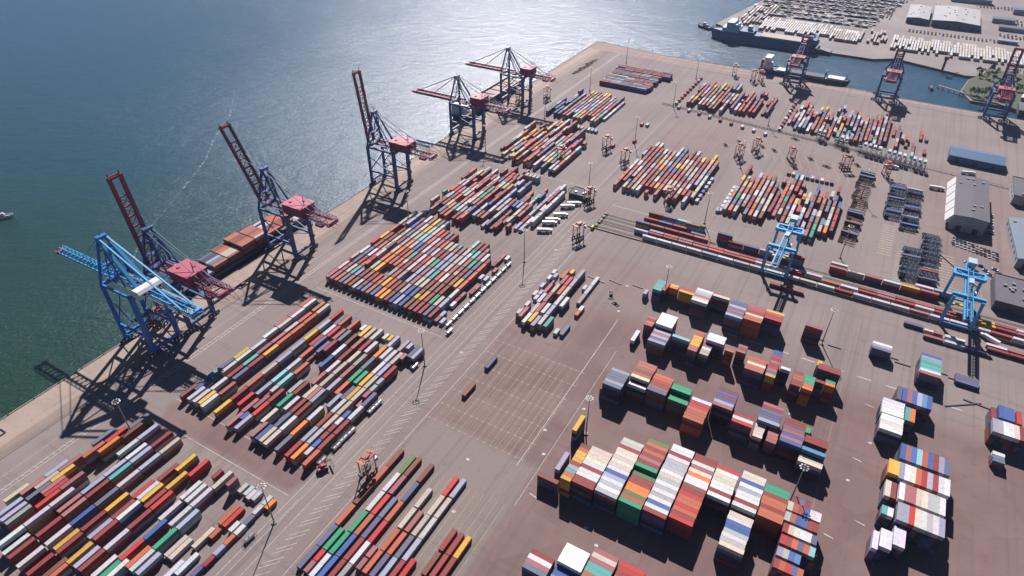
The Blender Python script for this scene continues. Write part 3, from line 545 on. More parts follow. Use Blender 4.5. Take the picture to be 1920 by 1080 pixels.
b_ = MB(); b_.tube((0, 0, 0), (0, 0, .55), .28, 10, .22); b_.tube((0, 0, .55), (0, 0, .75), .42, 10, .38); bo_ = b_.mesh('bollard', M['dark'])
for k in range(58):
    o = bpy.data.objects.new('bollard', bo_); C.objects.link(o); o.location = (-371.75, 50 + k * 14.5, .005); tag(o, 'dark iron mooring bollard on the edge of the long quay', 'bollard', 'bollards along the long quay edge')

# --- which containers are individuals: the 300 that show largest
camp = np.array([0, 0, 280.]); camF = np.array([-_f @ np.zeros(3)] * 1)
Rw = cam_o.matrix_world.to_3x3()
def project(x, y, z):
    d = Vector((x, y, z - 280)); c = Rw.transposed() @ d
    if c.z > -1: return None
    return 960 + 1229.39 * c.x / -c.z, 540 - 1229.39 * c.y / -c.z, -c.z
def score(c):
    x, y, z, ax, L, col, w, top, front = c
    if w in ('far',): return -1
    p = project(x, y, z + 1.3)
    if not p or p[0] < -20 or p[0] > 1940 or p[1] < -20 or p[1] > 1095: return -1
    d = math.hypot(x, y); D = math.sqrt(d * d + (280 - z) ** 2); sn = (280 - z) / D; cs = d / D
    a = 0
    if top: a += L * 2.44 * sn
    if front: a += (L if ax == 'v' else 2.44) * 2.59 * cs * .8
    return a / (D * D)
sc_ = [(score(c), i) for i, c in enumerate(CON)]
sc_.sort(reverse=True)
ind = set(i for s_, i in sc_[:278] if s_ > 0)

def cont_mesh(L):
    b = MB(); hw, hl, h = 1.22, L / 2, 2.59
    # frame: corner posts, rails
    for sx in (-1, 1):
        for sy in (-1, 1):
            b.box(sx * hw - (.16 if sx > 0 else 0), sx * hw + (.16 if sx < 0 else 0), sy * hl - (.16 if sy > 0 else 0), sy * hl + (.16 if sy < 0 else 0), 0.0, h)
        x0, x1 = (hw - .06, hw - .0) if sx > 0 else (-hw, -hw + .06)
        b.box(x0, x1, -hl + .16, hl - .16, .02, .18); b.box(x0, x1, -hl + .16, hl - .16, h - .12, h - .01)
    for sy in (-1, 1):
        y0, y1 = (hl - .1, hl) if sy > 0 else (-hl, -hl + .1)
        b.box(-hw + .16, hw - .16, y0, y1, .02, .18); b.box(-hw + .16, hw - .16, y0, y1, h - .14, h - .01)
    # corrugated side walls
    n = max(8, int(L / .56)); st = (L - .32) / n
    for sx in (-1, 1):
        vs = []; fs = []
        for k in range(n):
            y = -hl + .16 + k * st
            for yy, dx in ((y, .03), (y + st * .3, .03), (y + st * .5, .075), (y + st * .8, .075)):
                vs += [(sx * (hw - dx), yy, .18), (sx * (hw - dx), yy, h - .12)]
        vs += [(sx * (hw - .03), hl - .16, .18), (sx * (hw - .03), hl - .16, h - .12)]
        for k in range(len(vs) // 2 - 1):
            q = (2 * k, 2 * k + 2, 2 * k + 3, 2 * k + 1); fs.append(q if sx > 0 else q[::-1])
        b.add(vs, fs)
    # roof with cross corrugations, front wall, floor
    vs = []; fs = []; n2 = n // 2; st = (L - .2) / n2
    for k in range(n2):
        y = -hl + .1 + k * st
        for yy, dz in ((y, .03), (y + st * .45, .03), (y + st * .5, .055), (y + st * .9, .055)): vs += [(-hw + .06, yy, h - dz), (hw - .06, yy, h - dz)]
    vs += [(-hw + .06, hl - .1, h - .03), (hw - .06, hl - .1, h - .03)]
    for k in range(len(vs) // 2 - 1): fs.append((2 * k, 2 * k + 1, 2 * k + 3, 2 * k + 2))
    b.add(vs, fs); b.quad((-hw + .1, hl - .04, .18), (-hw + .1, hl - .04, h - .12), (hw - .1, hl - .04, h - .12), (hw - .1, hl - .04, .18))
    b.quad((-hw + .05, -hl + .1, .06), (-hw + .05, hl - .1, .06), (hw - .05, hl - .1, .06), (hw - .05, -hl + .1, .06))
    return b.mesh('container_body', M['cont'])
def door_mesh(side, L):
    b = MB(); hl = L / 2; x0, x1 = (-1.06, -.01) if side < 0 else (.01, 1.06)
    b.box(x0, x1, -hl + .01, -hl + .06, .19, 2.44)
    for k in (.28, .75):
        x = x0 + (x1 - x0) * k; b.tube((x, -hl - .005, .12), (x, -hl - .005, 2.5), .025, 5)
    for z in (.5, 1.1, 1.7, 2.2): b.box(x0 + .02, x1 - .02, -hl - .0, -hl + .012, z, z + .05)
    return b.mesh('door_leaf', M['door'])
MESH = {}
def get_mesh(L):
    k = 12.2 if L > 8 else 6.06
    if k not in MESH: MESH[k] = (cont_mesh(k), door_mesh(-1, k), door_mesh(1, k))
    return k, MESH[k]
GRP = {}
LV = ['top', 'second', 'third', 'fourth', 'bottom']
# number of tiers above each one, so that labels can say which tier
topz = {}
for c in CON: topz[(round(c[0], 0), round(c[1], 1))] = max(topz.get((round(c[0], 0), round(c[1], 1)), 0), c[2])
for i in sorted(ind):
    x, y, z, ax, L, col, wh, top, front = CON[i]
    k, (me, d1, d2) = get_mesh(L)
    o = bpy.data.objects.new('container', me); C.objects.link(o); o.location = (x, y, z + .004)
    o.rotation_euler.z = (0 if ax == 'u' else R(-90)) + rnd.uniform(-.0035, .0035); o.scale = (1.016, L / k, 1)
    j = rnd.uniform(.88, 1.12); cc = tuple(min(.9, q * j * rnd.uniform(.94, 1.06)) for q in COL[col])
    if col in 'wWcs' and x > -105 and y < 390: cc = tuple(min(.8, q * 1.28) for q in cc)
    o.color = (*cc, 1)
    lvl = int(round(z / HT))
    if top: lab = '%s container, %s' % (NAME[col], wh)
    else: lab = '%s container, %s tier up, %s' % (NAME[col], ORD[lvl], wh)  # in the tall stacks these colour words name paints darkened for shade
    lab = lab.replace(', of ', ' of ').replace('first tier up', 'bottom tier')
    if wh.startswith('ship:'): lab = '%s container, %s' % (NAME[col], wh[5:])
    if wh == 'rail': lab = '%s container on the railway tracks' % NAME[col]
    w_ = lab.split()
    if len(w_) > 16: lab = lab.replace(' container', ' one').replace('from the near end, ', 'from near end, ').replace('of the ', 'of ').replace('abreast the bright blue crane', 'by blue crane').replace('second tier up', 'second tier').replace('third tier up', 'third tier').replace('fourth tier up', 'fourth tier').replace('tier up', 'tier'); w_ = lab.split()
    if len(w_) > 16: lab = ' '.join(w_[:16])
    tag(o, lab, 'container', 'stacked shipping containers')
    for dm in (d1, d2):
        d = bpy.data.objects.new('door', dm); C.objects.link(d); d.parent = o; d.color = o.color
# the rest: one mesh, box with a sunk roof panel and end frame each
bv = []; bf = []; bc = []
T = [(-1, -1, 0), (1, -1, 0), (1, 1, 0), (-1, 1, 0), (-1, -1, 1), (1, -1, 1), (1, 1, 1), (-1, 1, 1)]
n0 = 0
for i, (x, y, z, ax, L, col, wh, top, front) in enumerate(CON):
    if i in ind: continue
    hx, hy = (1.24, L / 2) if ax == 'u' else (L / 2, 1.24)
    j = rnd.uniform(.82, 1.12); far = wh == 'far'
    cc = [min(.9, q * j * rnd.uniform(.92, 1.08)) for q in COL[col]]
    if col in 'wWcs' and x > -105 and y < 390: cc = [min(.8, q * 1.28) for q in cc]
    vs = [(x + a * hx, y + b_ * hy, z + .004 + c_ * 2.59) for a, b_, c_ in T] + [(x + a * (hx - .09), y + b_ * (hy - .09), z + 2.594) for a, b_, c_ in T[4:]] + [(x + a * (hx - .11), y + b_ * (hy - .11), z + 2.53) for a, b_, c_ in T[4:]]
    bv += vs
    fs = [(0, 1, 5, 4), (1, 2, 6, 5), (2, 3, 7, 6), (3, 0, 4, 7), (0, 3, 2, 1), (12, 13, 14, 15)]
    for k in range(4):
        k2 = (k + 1) % 4; fs.append((4 + k, 4 + k2, 8 + k2, 8 + k)); fs.append((8 + k, 8 + k2, 12 + k2, 12 + k))
    bf += [tuple(q + n0 for q in g) for g in fs]; n0 += 16
    bc += [(*cc, 1)] * 16
me = bpy.data.meshes.new('container_mass'); me.from_pydata(bv, [], bf); me.materials.append(M['contm'])
at = me.color_attributes.new('Col', 'FLOAT_COLOR', 'POINT'); at.data.foreach_set('color', np.array(bc, dtype=np.float32).ravel())
o = bpy.data.objects.new('container_stacks', me); C.objects.link(o)
tag(o, 'hundreds of smaller looking containers stacked in the farther yards and lower tiers', 'containers', None, 'stuff')

# tank containers
def tank_thing():
    t = empty('tank_container', (0, 0, 0))
    b = MB(); 
    for sx in (-1.15, 1.15):
        for sy in (-2.85, 2.85): b.beam((sx, sy, 0), (sx, sy, 2.5), .14)
        for z in (.1, 2.45): b.beam((sx, -2.85, z), (sx, 2.85, z), .1)
    for sy in (-2.85, 2.85):
        for z in (.1, 2.45): b.beam((-1.15, sy, z), (1.15, sy, z), .1)
    b.build('frame', M['steel'], t)
    b = MB(); 
    for y0, y1, r0, r1 in ((-2.75, -2.4, .6, 1.08), (-2.4, 2.4, 1.08, 1.08), (2.4, 2.75, 1.08, .6)): b.tube((0, y0, 1.3), (0, y1, 1.3), r0, 20, r1)
    for y in (-1.2, 1.2): b.tube((0, y - .08, 1.3), (0, y + .08, 1.3), 1.12, 20)
    smooth_o = b.build('tank', M['tank'], t); b = MB(); b.tube((0, -.3, 2.3), (0, -.3, 2.6), .3, 10); b.build('hatch', M['dark'], t)
    return t
tk = None
for x, y, w in TANKS + [(-200.6, 268 + 7.2 * i, None) for i in range(12)] + [(-241, 500, None), (-196, 262, None)]:
    if tk is None: tk = tank_thing(); o = tk
    else: o = copy_tree(tk)
    o.location = (x, y, 0)
    w2 = ' '.join((w or '').replace('from the near end, ', 'from near end, ').replace('abreast the bright blue crane', 'by the blue crane').split()[:12])
    tag(o, ('tank container, ' + w2) if w else 'steel tank container on the road side of the second block', 'tank container', 'tank containers')

# ================================================================ SHIP-TO-SHORE CRANES  (local +X inland, Y along the quay)
def sts(name, label, loc, rz, leg, beamc, house_m, zg=37.5, za=66, boom=85, blen=60, half=9.3, gx=14, rear=49, hx=(9, 27), hz=(38.5, 45.5), truss=False, gap=3.6):
    t = empty(name, loc, rz); L = M[leg]; Bm = M[beamc]
    for sx in (-gx, gx):
        for sy in (-half, half):
            b = MB(); b.beam((sx, sy, 3), (sx, sy, zg), 2.7 if sx > 0 else 2.0, 2.3 if sx > 0 else 1.8); b.beam((sx, sy - 1, 3.2), (sx, sy + 1, 3.2), 2.2, 1.4); lg = b.build('leg', L, t)
            b = MB()
            for k in (-3.6, -1.2, 1.2, 3.6):
                b.box(sx - .45, sx + .45, sy + k - .9, sy + k + .9, .9, 2.0)
                for q in (-.5, .5): b.tube((sx - .2, sy + k + q, .48), (sx + .2, sy + k + q, .48), .42, 10)
            b.beam((sx, sy - 4, 2.3), (sx, sy + 4, 2.3), .7, .6); b.build('bogie', M['dark'], lg)
    for sx in (-gx, gx):
        b = MB(); b.beam((sx, -half, 4.6), (sx, half, 4.6), 1.3, 1.7); b.build('sill_beam', L, t)
        b = MB(); b.beam((sx, -half, zg - 1.2), (sx, half, zg - 1.2), 1.6, 2.2); b.build('portal_beam', L, t)
    b = MB()
    for sy in (-half, half):
        b.beam((-gx, sy, 14), (gx, sy, 14), 1.2, 1.5); b.beam((-gx, sy, 14), (gx * .2, sy, zg - 2), .6, .6); b.beam((gx, sy, 14.5), (-gx, sy, zg - 10), .6, .6); b.beam((-gx, sy, zg - 1.2), (gx, sy, zg - 1.2), 1.1, 1.6)
        b.beam((-gx, sy, 5), (gx, sy, 13.5), .45, .45)
    b.build('braces', L, t)
    # apex frame
    b = MB(); ax_ = -gx + 4
    for sy in (-1, 1):
        b.beam((-gx, sy * half, zg), (ax_, sy * 2.2, za), 1.2, 1.2); b.beam((ax_, sy * 2.2, za), (4, sy * 5, zg + 1), .8, .8)
    for k in (.35, .7):
        z = zg + (za - zg) * k; hw = half + (2.2 - half) * k; xx = -gx + 4 * k
        b.beam((xx, -hw, z), (xx, hw, z), .7, .7); 
        b.beam((xx, -hw, z), (-gx + 4 * min(1, k + .3), (half + (2.2 - half) * min(1, k + .3)), zg + (za - zg) * min(1, k + .3)), .3, .3)
    for k in range(5):
        z0_ = zg + (za - zg) * k / 6; z1_ = zg + (za - zg) * (k + 1) / 6; w0 = half * (1 - k / 8) * .55; w1 = half * (1 - (k + 1) / 8) * .55; x0_ = -gx + 4 * k / 6; x1_ = -gx + 4 * (k + 1) / 6
        b.beam((x0_ + 3, -w0, z0_), (x1_ + 3, w1, z1_), .35); b.beam((x0_ + 3, w0, z0_), (x1_ + 3, -w1, z1_), .35)
        for s_ in (-1, 1): b.beam((x0_ + 3, s_ * w0, z0_), (x1_ + 3, s_ * w1, z1_), .5)
        if k % 2 == 0: b.box(x0_ + .5, x0_ + 4.5, -w0, w0, z0_ + 1.5, z0_ + 1.7)
    b.box(ax_ - 1.6, ax_ + 1.6, -3, 3, za - .6, za + .6); b.beam((ax_, 0, za), (ax_, 0, za + 3.5), .25); b.build('apex_frame', L, t)
    # fixed girder towards the land
    b = MB()
    for sy in (-gap, gap):
        b.beam((-gx - 3, sy, zg + .6), (rear, sy, zg + .6), 1.0, 2.0)
        if truss:
            b.beam((-gx - 3, sy * .6, zg + 4), (rear, sy * .6, zg + 4), .4, .4)
            n = 24
            for k in range(n):
                xa = -gx - 3 + (rear + gx + 3) * k / n; xb = -gx - 3 + (rear + gx + 3) * (k + 1) / n
                b.beam((xa, sy, zg + .6), ((xa + xb) / 2, sy * .6, zg + 4), .25); b.beam(((xa + xb) / 2, sy * .6, zg + 4), (xb, sy, zg + .6), .25)
    for k in range(12):
        xa = -gx - 2 + (rear + gx + 1) * k / 11
        b.beam((xa, -gap, zg + .6), (xa, gap, zg + .6), .5, .7)
        if k % 2: b.beam((xa, -gap, zg + 1), (xa + 5, gap, zg + 1), .3, .3)
    b.box(rear - 1, rear + 1.2, -gap - 1.3, gap + 1.3, zg - .8, zg + 2)
    if not truss:
        for sy in (-gap - 1, gap + 1):
            b.beam((hx[1], sy, zg + 4.6), (rear, sy, zg + 3.6), .3)
            for k in range(7):
                xa = hx[1] + (rear - hx[1]) * k / 7; xb = hx[1] + (rear - hx[1]) * (k + 1) / 7; b.beam((xa, sy, zg + 1.4), (xb, sy, zg + 4), .28); b.beam((xb, sy, zg + 1.4), (xb, sy, zg + 4), .28)
        for k in range(1, 8):
            xb = hx[1] + (rear - hx[1]) * k / 7; b.beam((xb, -gap - 1, zg + 3.9), (xb, gap + 1, zg + 3.9), .25)
        b.box(rear - 9, rear - 3, -gap - 4.2, -gap - 1.2, zg - .6, zg + 1.4); b.beam((rear, -2, zg - 1), (rear + 6, -2, zg - 1.4), .35); b.beam((rear, 2, zg - 1), (rear + 6, 2, zg - 1.4), .35)
    b.build('girder', Bm, t)
    b = MB()
    for sy in (-gap - 2, gap + 2):
        b.box(-gx, rear + 2, sy - .5, sy + .5, zg + 1.0, zg + 1.12)
        for z in (1.7, 2.3): b.beam((-gx, sy, zg + z), (rear + 2, sy, zg + z), .09)
    b.build('walkway', L if not truss else M['steel'], t)
    # machinery house
    h = MB()
    if truss:
        x0, x1 = hx; y = 8.3
        prof = [(x0, hz[0] + .8), (x0 + .8, hz[0]), (x1 - .8, hz[0]), (x1, hz[0] + .8), (x1, hz[1] - 1.5), (x1 - 1.6, hz[1]), (x0 + 1.6, hz[1]), (x0, hz[1] - 1.5)]
        n = len(prof); h.add([(a, -y, c) for a, c in prof] + [(a, y, c) for a, c in prof], [tuple(range(n)), tuple(range(2 * n - 1, n - 1, -1))] + [(k, n + k, n + (k + 1) % n, (k + 1) % n) for k in range(n)])
        ho = h.build('machinery_house', M['white'], t)
        b = MB()
        for k in range(4): b.box(x1 - .02, x1 + .05, -6 + k * 3.4, -4.4 + k * 3.4, hz[0] + 2, hz[0] + 3.4)
        b.build('window', M['glass'], ho)
    else:
        x0, x1 = hx; hy = 7.1; h.box(x0, x1, -hy, hy, hz[0], hz[1]); ho = h.build('machinery_house', M['red_dark'] if house_m == 'red' else M[house_m], t)
        b = MB(); b.add([(x0 - .4, -hy - .4, hz[1] + .01), (x1 + .4, -hy - .4, hz[1] + .01), (x1 + .4, hy + .4, hz[1] + .01), (x0 - .4, hy + .4, hz[1] + .01), (x0 - .4, -hy - .4, hz[1] + .25), (x1 + .4, -hy - .4, hz[1] + .25), (x1 + .4, hy + .4, hz[1] + .25), (x0 - .4, hy + .4, hz[1] + .25)],
                        [(0, 3, 2, 1), (4, 5, 6, 7), (0, 1, 5, 4), (1, 2, 6, 5), (2, 3, 7, 6), (3, 0, 4, 7)])
        b.box(x0 + 3, x0 + 4.6, -3, -1.4, hz[1] + .25, hz[1] + .9); b.box(x0 + 10, x0 + 12, 3, 4.4, hz[1] + .25, hz[1] + .8)
        b.build('roof', M['house_roof'], ho)
        b = MB()
        for k in range(5): b.box(x0 + 2 + k * 3, x0 + 3.2 + k * 3, -hy - .06, -hy, hz[0] + 3, hz[0] + 4.2)
        for k in range(3): b.box(x1, x1 + .06, -5 + k * 4, -3.4 + k * 4, hz[0] + 3, hz[0] + 4.2)
        b.build('window', M['glass'], ho)
    # boom
    a = R(boom); hxp = -gx - 3.4; hzp = zg + .6
    def P(s, y, up=0): return (hxp - s * math.cos(a) - up * math.sin(a) * -1 * -1 * 0 + up * math.sin(a), y, hzp + s * math.sin(a) + up * math.cos(a))
    b = MB()
    for sy in (-gap, gap):
        b.beam(P(0, sy), P(blen, sy), 1.3 if not truss else .8, 2.4 if not truss else 1.0)
    nb = 13 if truss else 9
    for k in range(nb + 1):
        s_ = blen * k / nb
        if not (not truss and k in (8,)): b.beam(P(s_, -gap), P(s_, gap), .7, .9)
        if truss and k < nb:
            s2 = blen * (k + 1) / nb; sm = (s_ + s2) / 2
            b.beam(P(s_, -gap), P(s2, gap), .3)
            for sy in (-gap, gap): b.beam(P(s_, sy), P(sm, sy * .5, 3.6), .3); b.beam(P(sm, sy * .5, 3.6), P(s2, sy), .3)
            if k < nb - 1: b.beam(P(sm, -gap * .5, 3.6), P(sm + blen / nb, gap * .5, 3.6), .22)
        elif 0 <= k < 7: b.beam(P(s_, -gap), P(s_ + blen / nb, gap), .35); b.beam(P(s_, gap), P(s_ + blen / nb, -gap), .35)
    if truss:
        for sy in (-1, 1): b.beam(P(2, sy * gap * .5, 3.6), P(blen - 2, sy * gap * .5, 3.6), .4)
    b.build('boom', Bm, t)
    b = MB(); p = P(blen, 0); b.beam(P(blen - 1, -gap - 1), P(blen - 1, gap + 1), 2.2, 1.6); b.beam(P(blen, -gap), P(blen + 2.2, -gap), .5); b.beam(P(blen, gap), P(blen + 2.2, gap), .5); b.build('boom_tip', M['red'] if truss else Bm, t)
    # stays
    b = MB(); w = .34 if not truss else .9
    for sy in (-2.2, 2.2):
        b.beam((ax_, sy, za), (rear - 6, sy * 1.6, zg + 2), w); b.beam((ax_, sy, za), (hx[0] + (0 if truss else -2), sy * 1.6, zg + 2), w * (2.2 if truss else 1.6))
        if boom < 30:
            b.beam((ax_, sy, za), P(blen * .5, sy * 1.5, 1), .3); b.beam((ax_, sy, za), P(blen * .9, sy * 1.5, 1), .3) if not truss else None
        else:
            b.beam((ax_, sy, za), P(blen * .35, sy * 1.5, 1), .2); b.beam((ax_, sy, za), P(blen * .6, sy * 1.5, 1), .16)
    if not truss:
        b.beam((hx[1] - 3, 0, zg + 2), (hx[1] - 3, 0, hz[1] + 7), .4); b.beam((hx[1] - 3, 0, hz[1] + 7), (rear, 3, zg + 2), .2); b.beam((hx[1] - 3, 0, hz[1] + 7), (ax_, 0, za), .18); b.beam((hx[1] - 3, 0, hz[1] + 7), (rear, -3, zg + 2), .2)
    b.build('stays', L if not truss else M['blue_light'], t)
    # cab and trolley, rear platform
    b = MB(); b.box(-3, 3, -gap - .4, gap + .4, zg - 1.4, zg - .5); b.box(-1, 6, -gap, gap, zg - .5, zg + 1.9)
    for sx in (-2, 2):
        for sy in (-2.4, 2.4): b.beam((sx, sy, zg - 1), (sx, sy, 20), .09)
    b.box(-1.2, 1.2, -6, 6, 19.2, 20.2); b.build('trolley', M['dark'], t)
    b = MB(); b.box(4, 7, -1.6, 1.6, zg - 4.6, zg - 1.6); cb = b.build('cab', M['steel'], t)
    b = MB(); b.box(3.95, 4, -1.4, 1.4, zg - 4, zg - 2.2); b.box(4.2, 6.8, -1.66, -1.6, zg - 4, zg - 2.4); b.build('window', M['glass'], cb)
    # stair tower on one landside leg
    b = MB()
    for k in range(7):
        z = 3 + k * (zg - 5) / 7; z2 = z + (zg - 5) / 7; s_ = 1 if k % 2 else -1
        b.beam((gx + 1.8, half - 2.2 * s_, z), (gx + 1.8, half + 2.2 * s_, z2), .9, .12); b.box(gx + .8, gx + 2.8, half + 2.2 * s_ - .7, half + 2.2 * s_ + .7, z2 - .06, z2 + .06)
    b.build('stairs', M['steel'], t)
    tag(t, label, 'crane', 'ship-to-shore cranes')
    return t
M['house_roof'] = paint('pink_red_roof_paint', (.50, .07, .11), .6, .3, scale=.15)
QX = -357.2
sts('harbour_crane', 'bright blue crane with lattice boom lowered over the water and white house', (QX, 161.7, 0), 0, 'blue', 'blue_light', 'white', 45.5, 75, 0, 51, 9.0, 14, 59, (15, 23), (45.8, 51), True, 2.6)
sts('harbour_crane', 'dark blue crane with red house, raised boom, next to the bright blue crane', (QX, 188.6, 0), 0, 'blue_dark', 'red_dark', 'red', boom=84, blen=61)
sts('harbour_crane', 'dark blue crane, red boom raised, standing beside the moored container ship', (QX, 283.6, 0), 0, 'blue_dark', 'red_dark', 'red', boom=66, blen=59)
sts('harbour_crane', 'dark blue crane, red boom raised almost upright, alone on the middle quay', (QX, 406.5, 0), 0, 'blue_dark', 'red_dark', 'red', boom=84, blen=60)
sts('harbour_crane', 'crane with red boom lowered level, nearer of two before the bright water', (QX, 533, 0), 0, 'blue_dark', 'red_dark', 'red', zg=34, za=59, boom=0, blen=46, half=9, rear=48, hx=(9, 22), hz=(36, 43))
sts('harbour_crane', 'crane with red boom lowered level, farther of two near the pier tip', (QX, 634, 0), 0, 'blue_dark', 'red_dark', 'red', zg=34, za=60, boom=0, blen=46, half=9, rear=46, hx=(9, 22), hz=(36, 43))
for x, sc, bm, lab in ((-95, .88, 82, 'blue crane with red top over the cargo ship on the far quay'), (8, .88, 84, 'blue crane with red top standing alone on the far quay'), (116, .9, 74, 'red boomed crane on the far quay at the right edge')):
    o = sts('harbour_crane', lab, (x, 860.5, 0), R(-90), 'blue_dark', 'red_dark' if x < 100 else 'red', 'red', zg=30, za=45, boom=bm, blen=21 if x < 100 else 38, half=9.5, gx=11, rear=34, hx=(6, 16), hz=(31.5, 35.5))

# ================================================================ RAIL GANTRY CRANES
def rmg(x, y, label):
    t = empty('rail_gantry_crane', (x, y, 0)); L = M['blue_light']
    for sy in (-16, 16):
        for sx in (-8.7, 8.7):
            b = MB(); b.beam((sx, sy, 1.5), (sx * .93, sy, 24), 1.7, 1.9); lg = b.build('leg', L, t)
            b = MB(); b.box(sx - 1.6, sx + 1.6, sy - .5, sy + .5, .2, 1.6)
            for k in (-1, 1): b.tube((sx + k, sy - .3, .45), (sx + k, sy + .3, .45), .42, 10)
            b.build('bogie', M['dark'], lg)
        b = MB(); b.beam((-8.7, sy, 2.2), (8.7, sy, 2.2), 1.0, 1.2); b.build('sill_beam', L, t)
    b = MB()
    b.beam((-9, 11, 24), (9, 11, 24), 1.7, 2.2); b.beam((-9, 18, 24), (9, 18, 24), 1.7, 2.2)
    for sx in (-9, 9): b.beam((sx, 11, 24), (sx, 18, 24), 1.6, 2.0); b.beam((sx, 18, 24), (0, 11, 24), .7, .7)
    for sx in (-8.4, 8.4): b.beam((sx, 11, 23), (sx, 16, 18), .8)
    b.build('far_frame', L, t); b = MB(); b.beam((-9.4, -14, 24), (9.4, -14, 24), 2.1, 2.4); b.build('near_beam', L, t)
    b = MB()
    for sx in (-1.9, 1.9): b.beam((sx, -40, 22.6), (sx, 31, 22.6), 1.1, 1.8); b.beam((sx * .8, -40, 26), (sx * .8, 31, 26), .35, .35)
    n = 22
    for k in range(n):
        ya, yb = -40 + 71 * k / n, -40 + 71 * (k + 1) / n; ym = (ya + yb) / 2
        for sx in (-1.9, 1.9): b.beam((sx, ya, 22.8), (sx * .8, ym, 26), .2); b.beam((sx * .8, ym, 26), (sx, yb, 22.8), .2)
        b.beam((-1.9, ya, 22.8), (1.9, yb, 22.8), .25); b.beam((-1.5, ym, 26), (1.5, ym, 26), .25)
    b.build('girder', M['blue_light'], t)
    b = MB(); b.box(-2.6, 2.6, 22, 29, 26.4, 29.2); b.box(-1.4, 1.4, -2, 4, 26.4, 28); b.box(-2, 2, 30, 33, 24, 27); b.build('machinery', M['house_grey'], t)
    b = MB(); b.box(2.4, 5, -3, 0, 18.4, 21.4); cb = b.build('cab', M['white'], t); b = MB(); b.box(2.6, 4.8, -3.06, -3, 18.8, 20.6); b.build('window', M['glass'], cb)
    b = MB()
    for sx in (-2, 2):
        for sy in (-4, 2): b.beam((sx, sy, 22), (sx, sy, 9), .08)
    b.box(-6, 6, -2, 0, 8.4, 9.2); b.build('spreader', M['yellow'], t)
    b = MB()
    for k in range(5):
        z = 2 + k * 4.4; s_ = 1 if k % 2 else -1; b.beam((-9.6, -16 + 1.4 * s_, z), (-9.6, -16 - 1.4 * s_, z + 4.4), .7, .1)
    b.build('stairs', M['steel'], t)
    tag(t, label, 'crane', 'light blue rail gantry cranes')
M['house_grey'] = paint('pale_blue_housing', (.45, .60, .70), .5)
rmg(-26.6, 448.0, 'light blue gantry crane straddling the railway tracks, left of two')
rmg(89.7, 448.8, 'light blue gantry crane straddling the railway tracks, right of two')

# ================================================================ STRADDLE CARRIERS
def straddle():
    t = empty('straddle_carrier', (0, 0, 0)); O = M['orange_leg']
    for sx in (-2.2, 2.2):
        b = MB(); b.beam((sx, -4.7, 1.9), (sx, 4.7, 1.9), .6, .8); fr = b.build('side_frame', M['orange_dark'], t)
        for k in (-3.9, -1.4, 1.4, 3.9):
            b = MB(); b.tube((sx - .22, k, .75), (sx + .22, k, .75), .75, 14); b.build('wheel', M['black'], fr)
        for sy in (-3.6, 3.6):
            b = MB(); b.beam((sx, sy, 2.2), (sx, sy, 12.6), .42, .5); b.build('leg', O, t)
    b = MB()
    for sx in (-2.2, 2.2): b.beam((sx, -4.6, 12.8), (sx, 4.6, 12.8), .5, .8)
    for sy in (-3.6, 0, 3.6): b.beam((-2.2, sy, 12.8), (2.2, sy, 12.8), .5, .7)
    for sx in (-2.2, 2.2): b.beam((sx, -3.6, 3), (sx, 0, 8), .2); b.beam((sx, -3.6, 8.6), (sx, 3.6, 8.6), .22)
    b.build('top_frame', O, t)
    b = MB(); b.box(-1.6, 1.6, -1.8, 1.9, 13.2, 14.4); b.box(-1.1, .4, 2.3, 3.6, 13.2, 14.1); b.tube((1, -1, 14.4), (1, -1, 15.2), .15, 8); b.build('engine', M['orange_dark'], t)
    b = MB(); b.box(-1.9, 1.9, 3.9, 4.5, 13.2, 13.3); b.box(-2.1, 2.1, -4.6, -3.9, 13.2, 13.35)
    for y in (-4.6, 4.5):
        b.beam((-2.4, y, 14.2), (2.4, y, 14.2), .08)
    b.build('platform', M['orange_leg'], t)
    b = MB(); b.box(2.5, 3.9, 2.6, 4.4, 9.2, 11.4); cb = b.build('cab', M['white'], t); b = MB(); b.box(3.9, 3.95, 2.8, 4.2, 9.6, 11); b.box(2.6, 3.8, 4.4, 4.45, 9.4, 11); b.build('window', M['glass'], cb)
    b = MB(); b.box(-1.2, 1.2, -3.2, 3.2, 5.2, 5.6); b.box(-.35, .35, -6, 6, 5.25, 5.55)
    for sy in (-6, 6): b.box(-1.22, 1.22, sy - .2, sy + .2, 4.9, 5.5)
    for sx in (-1, 1):
        for sy in (-1.5, 1.5): b.beam((sx, sy, 5.6), (sx, sy, 12.5), .07)
    b.build('spreader', M['dark'], t)
    return t
sc0 = None
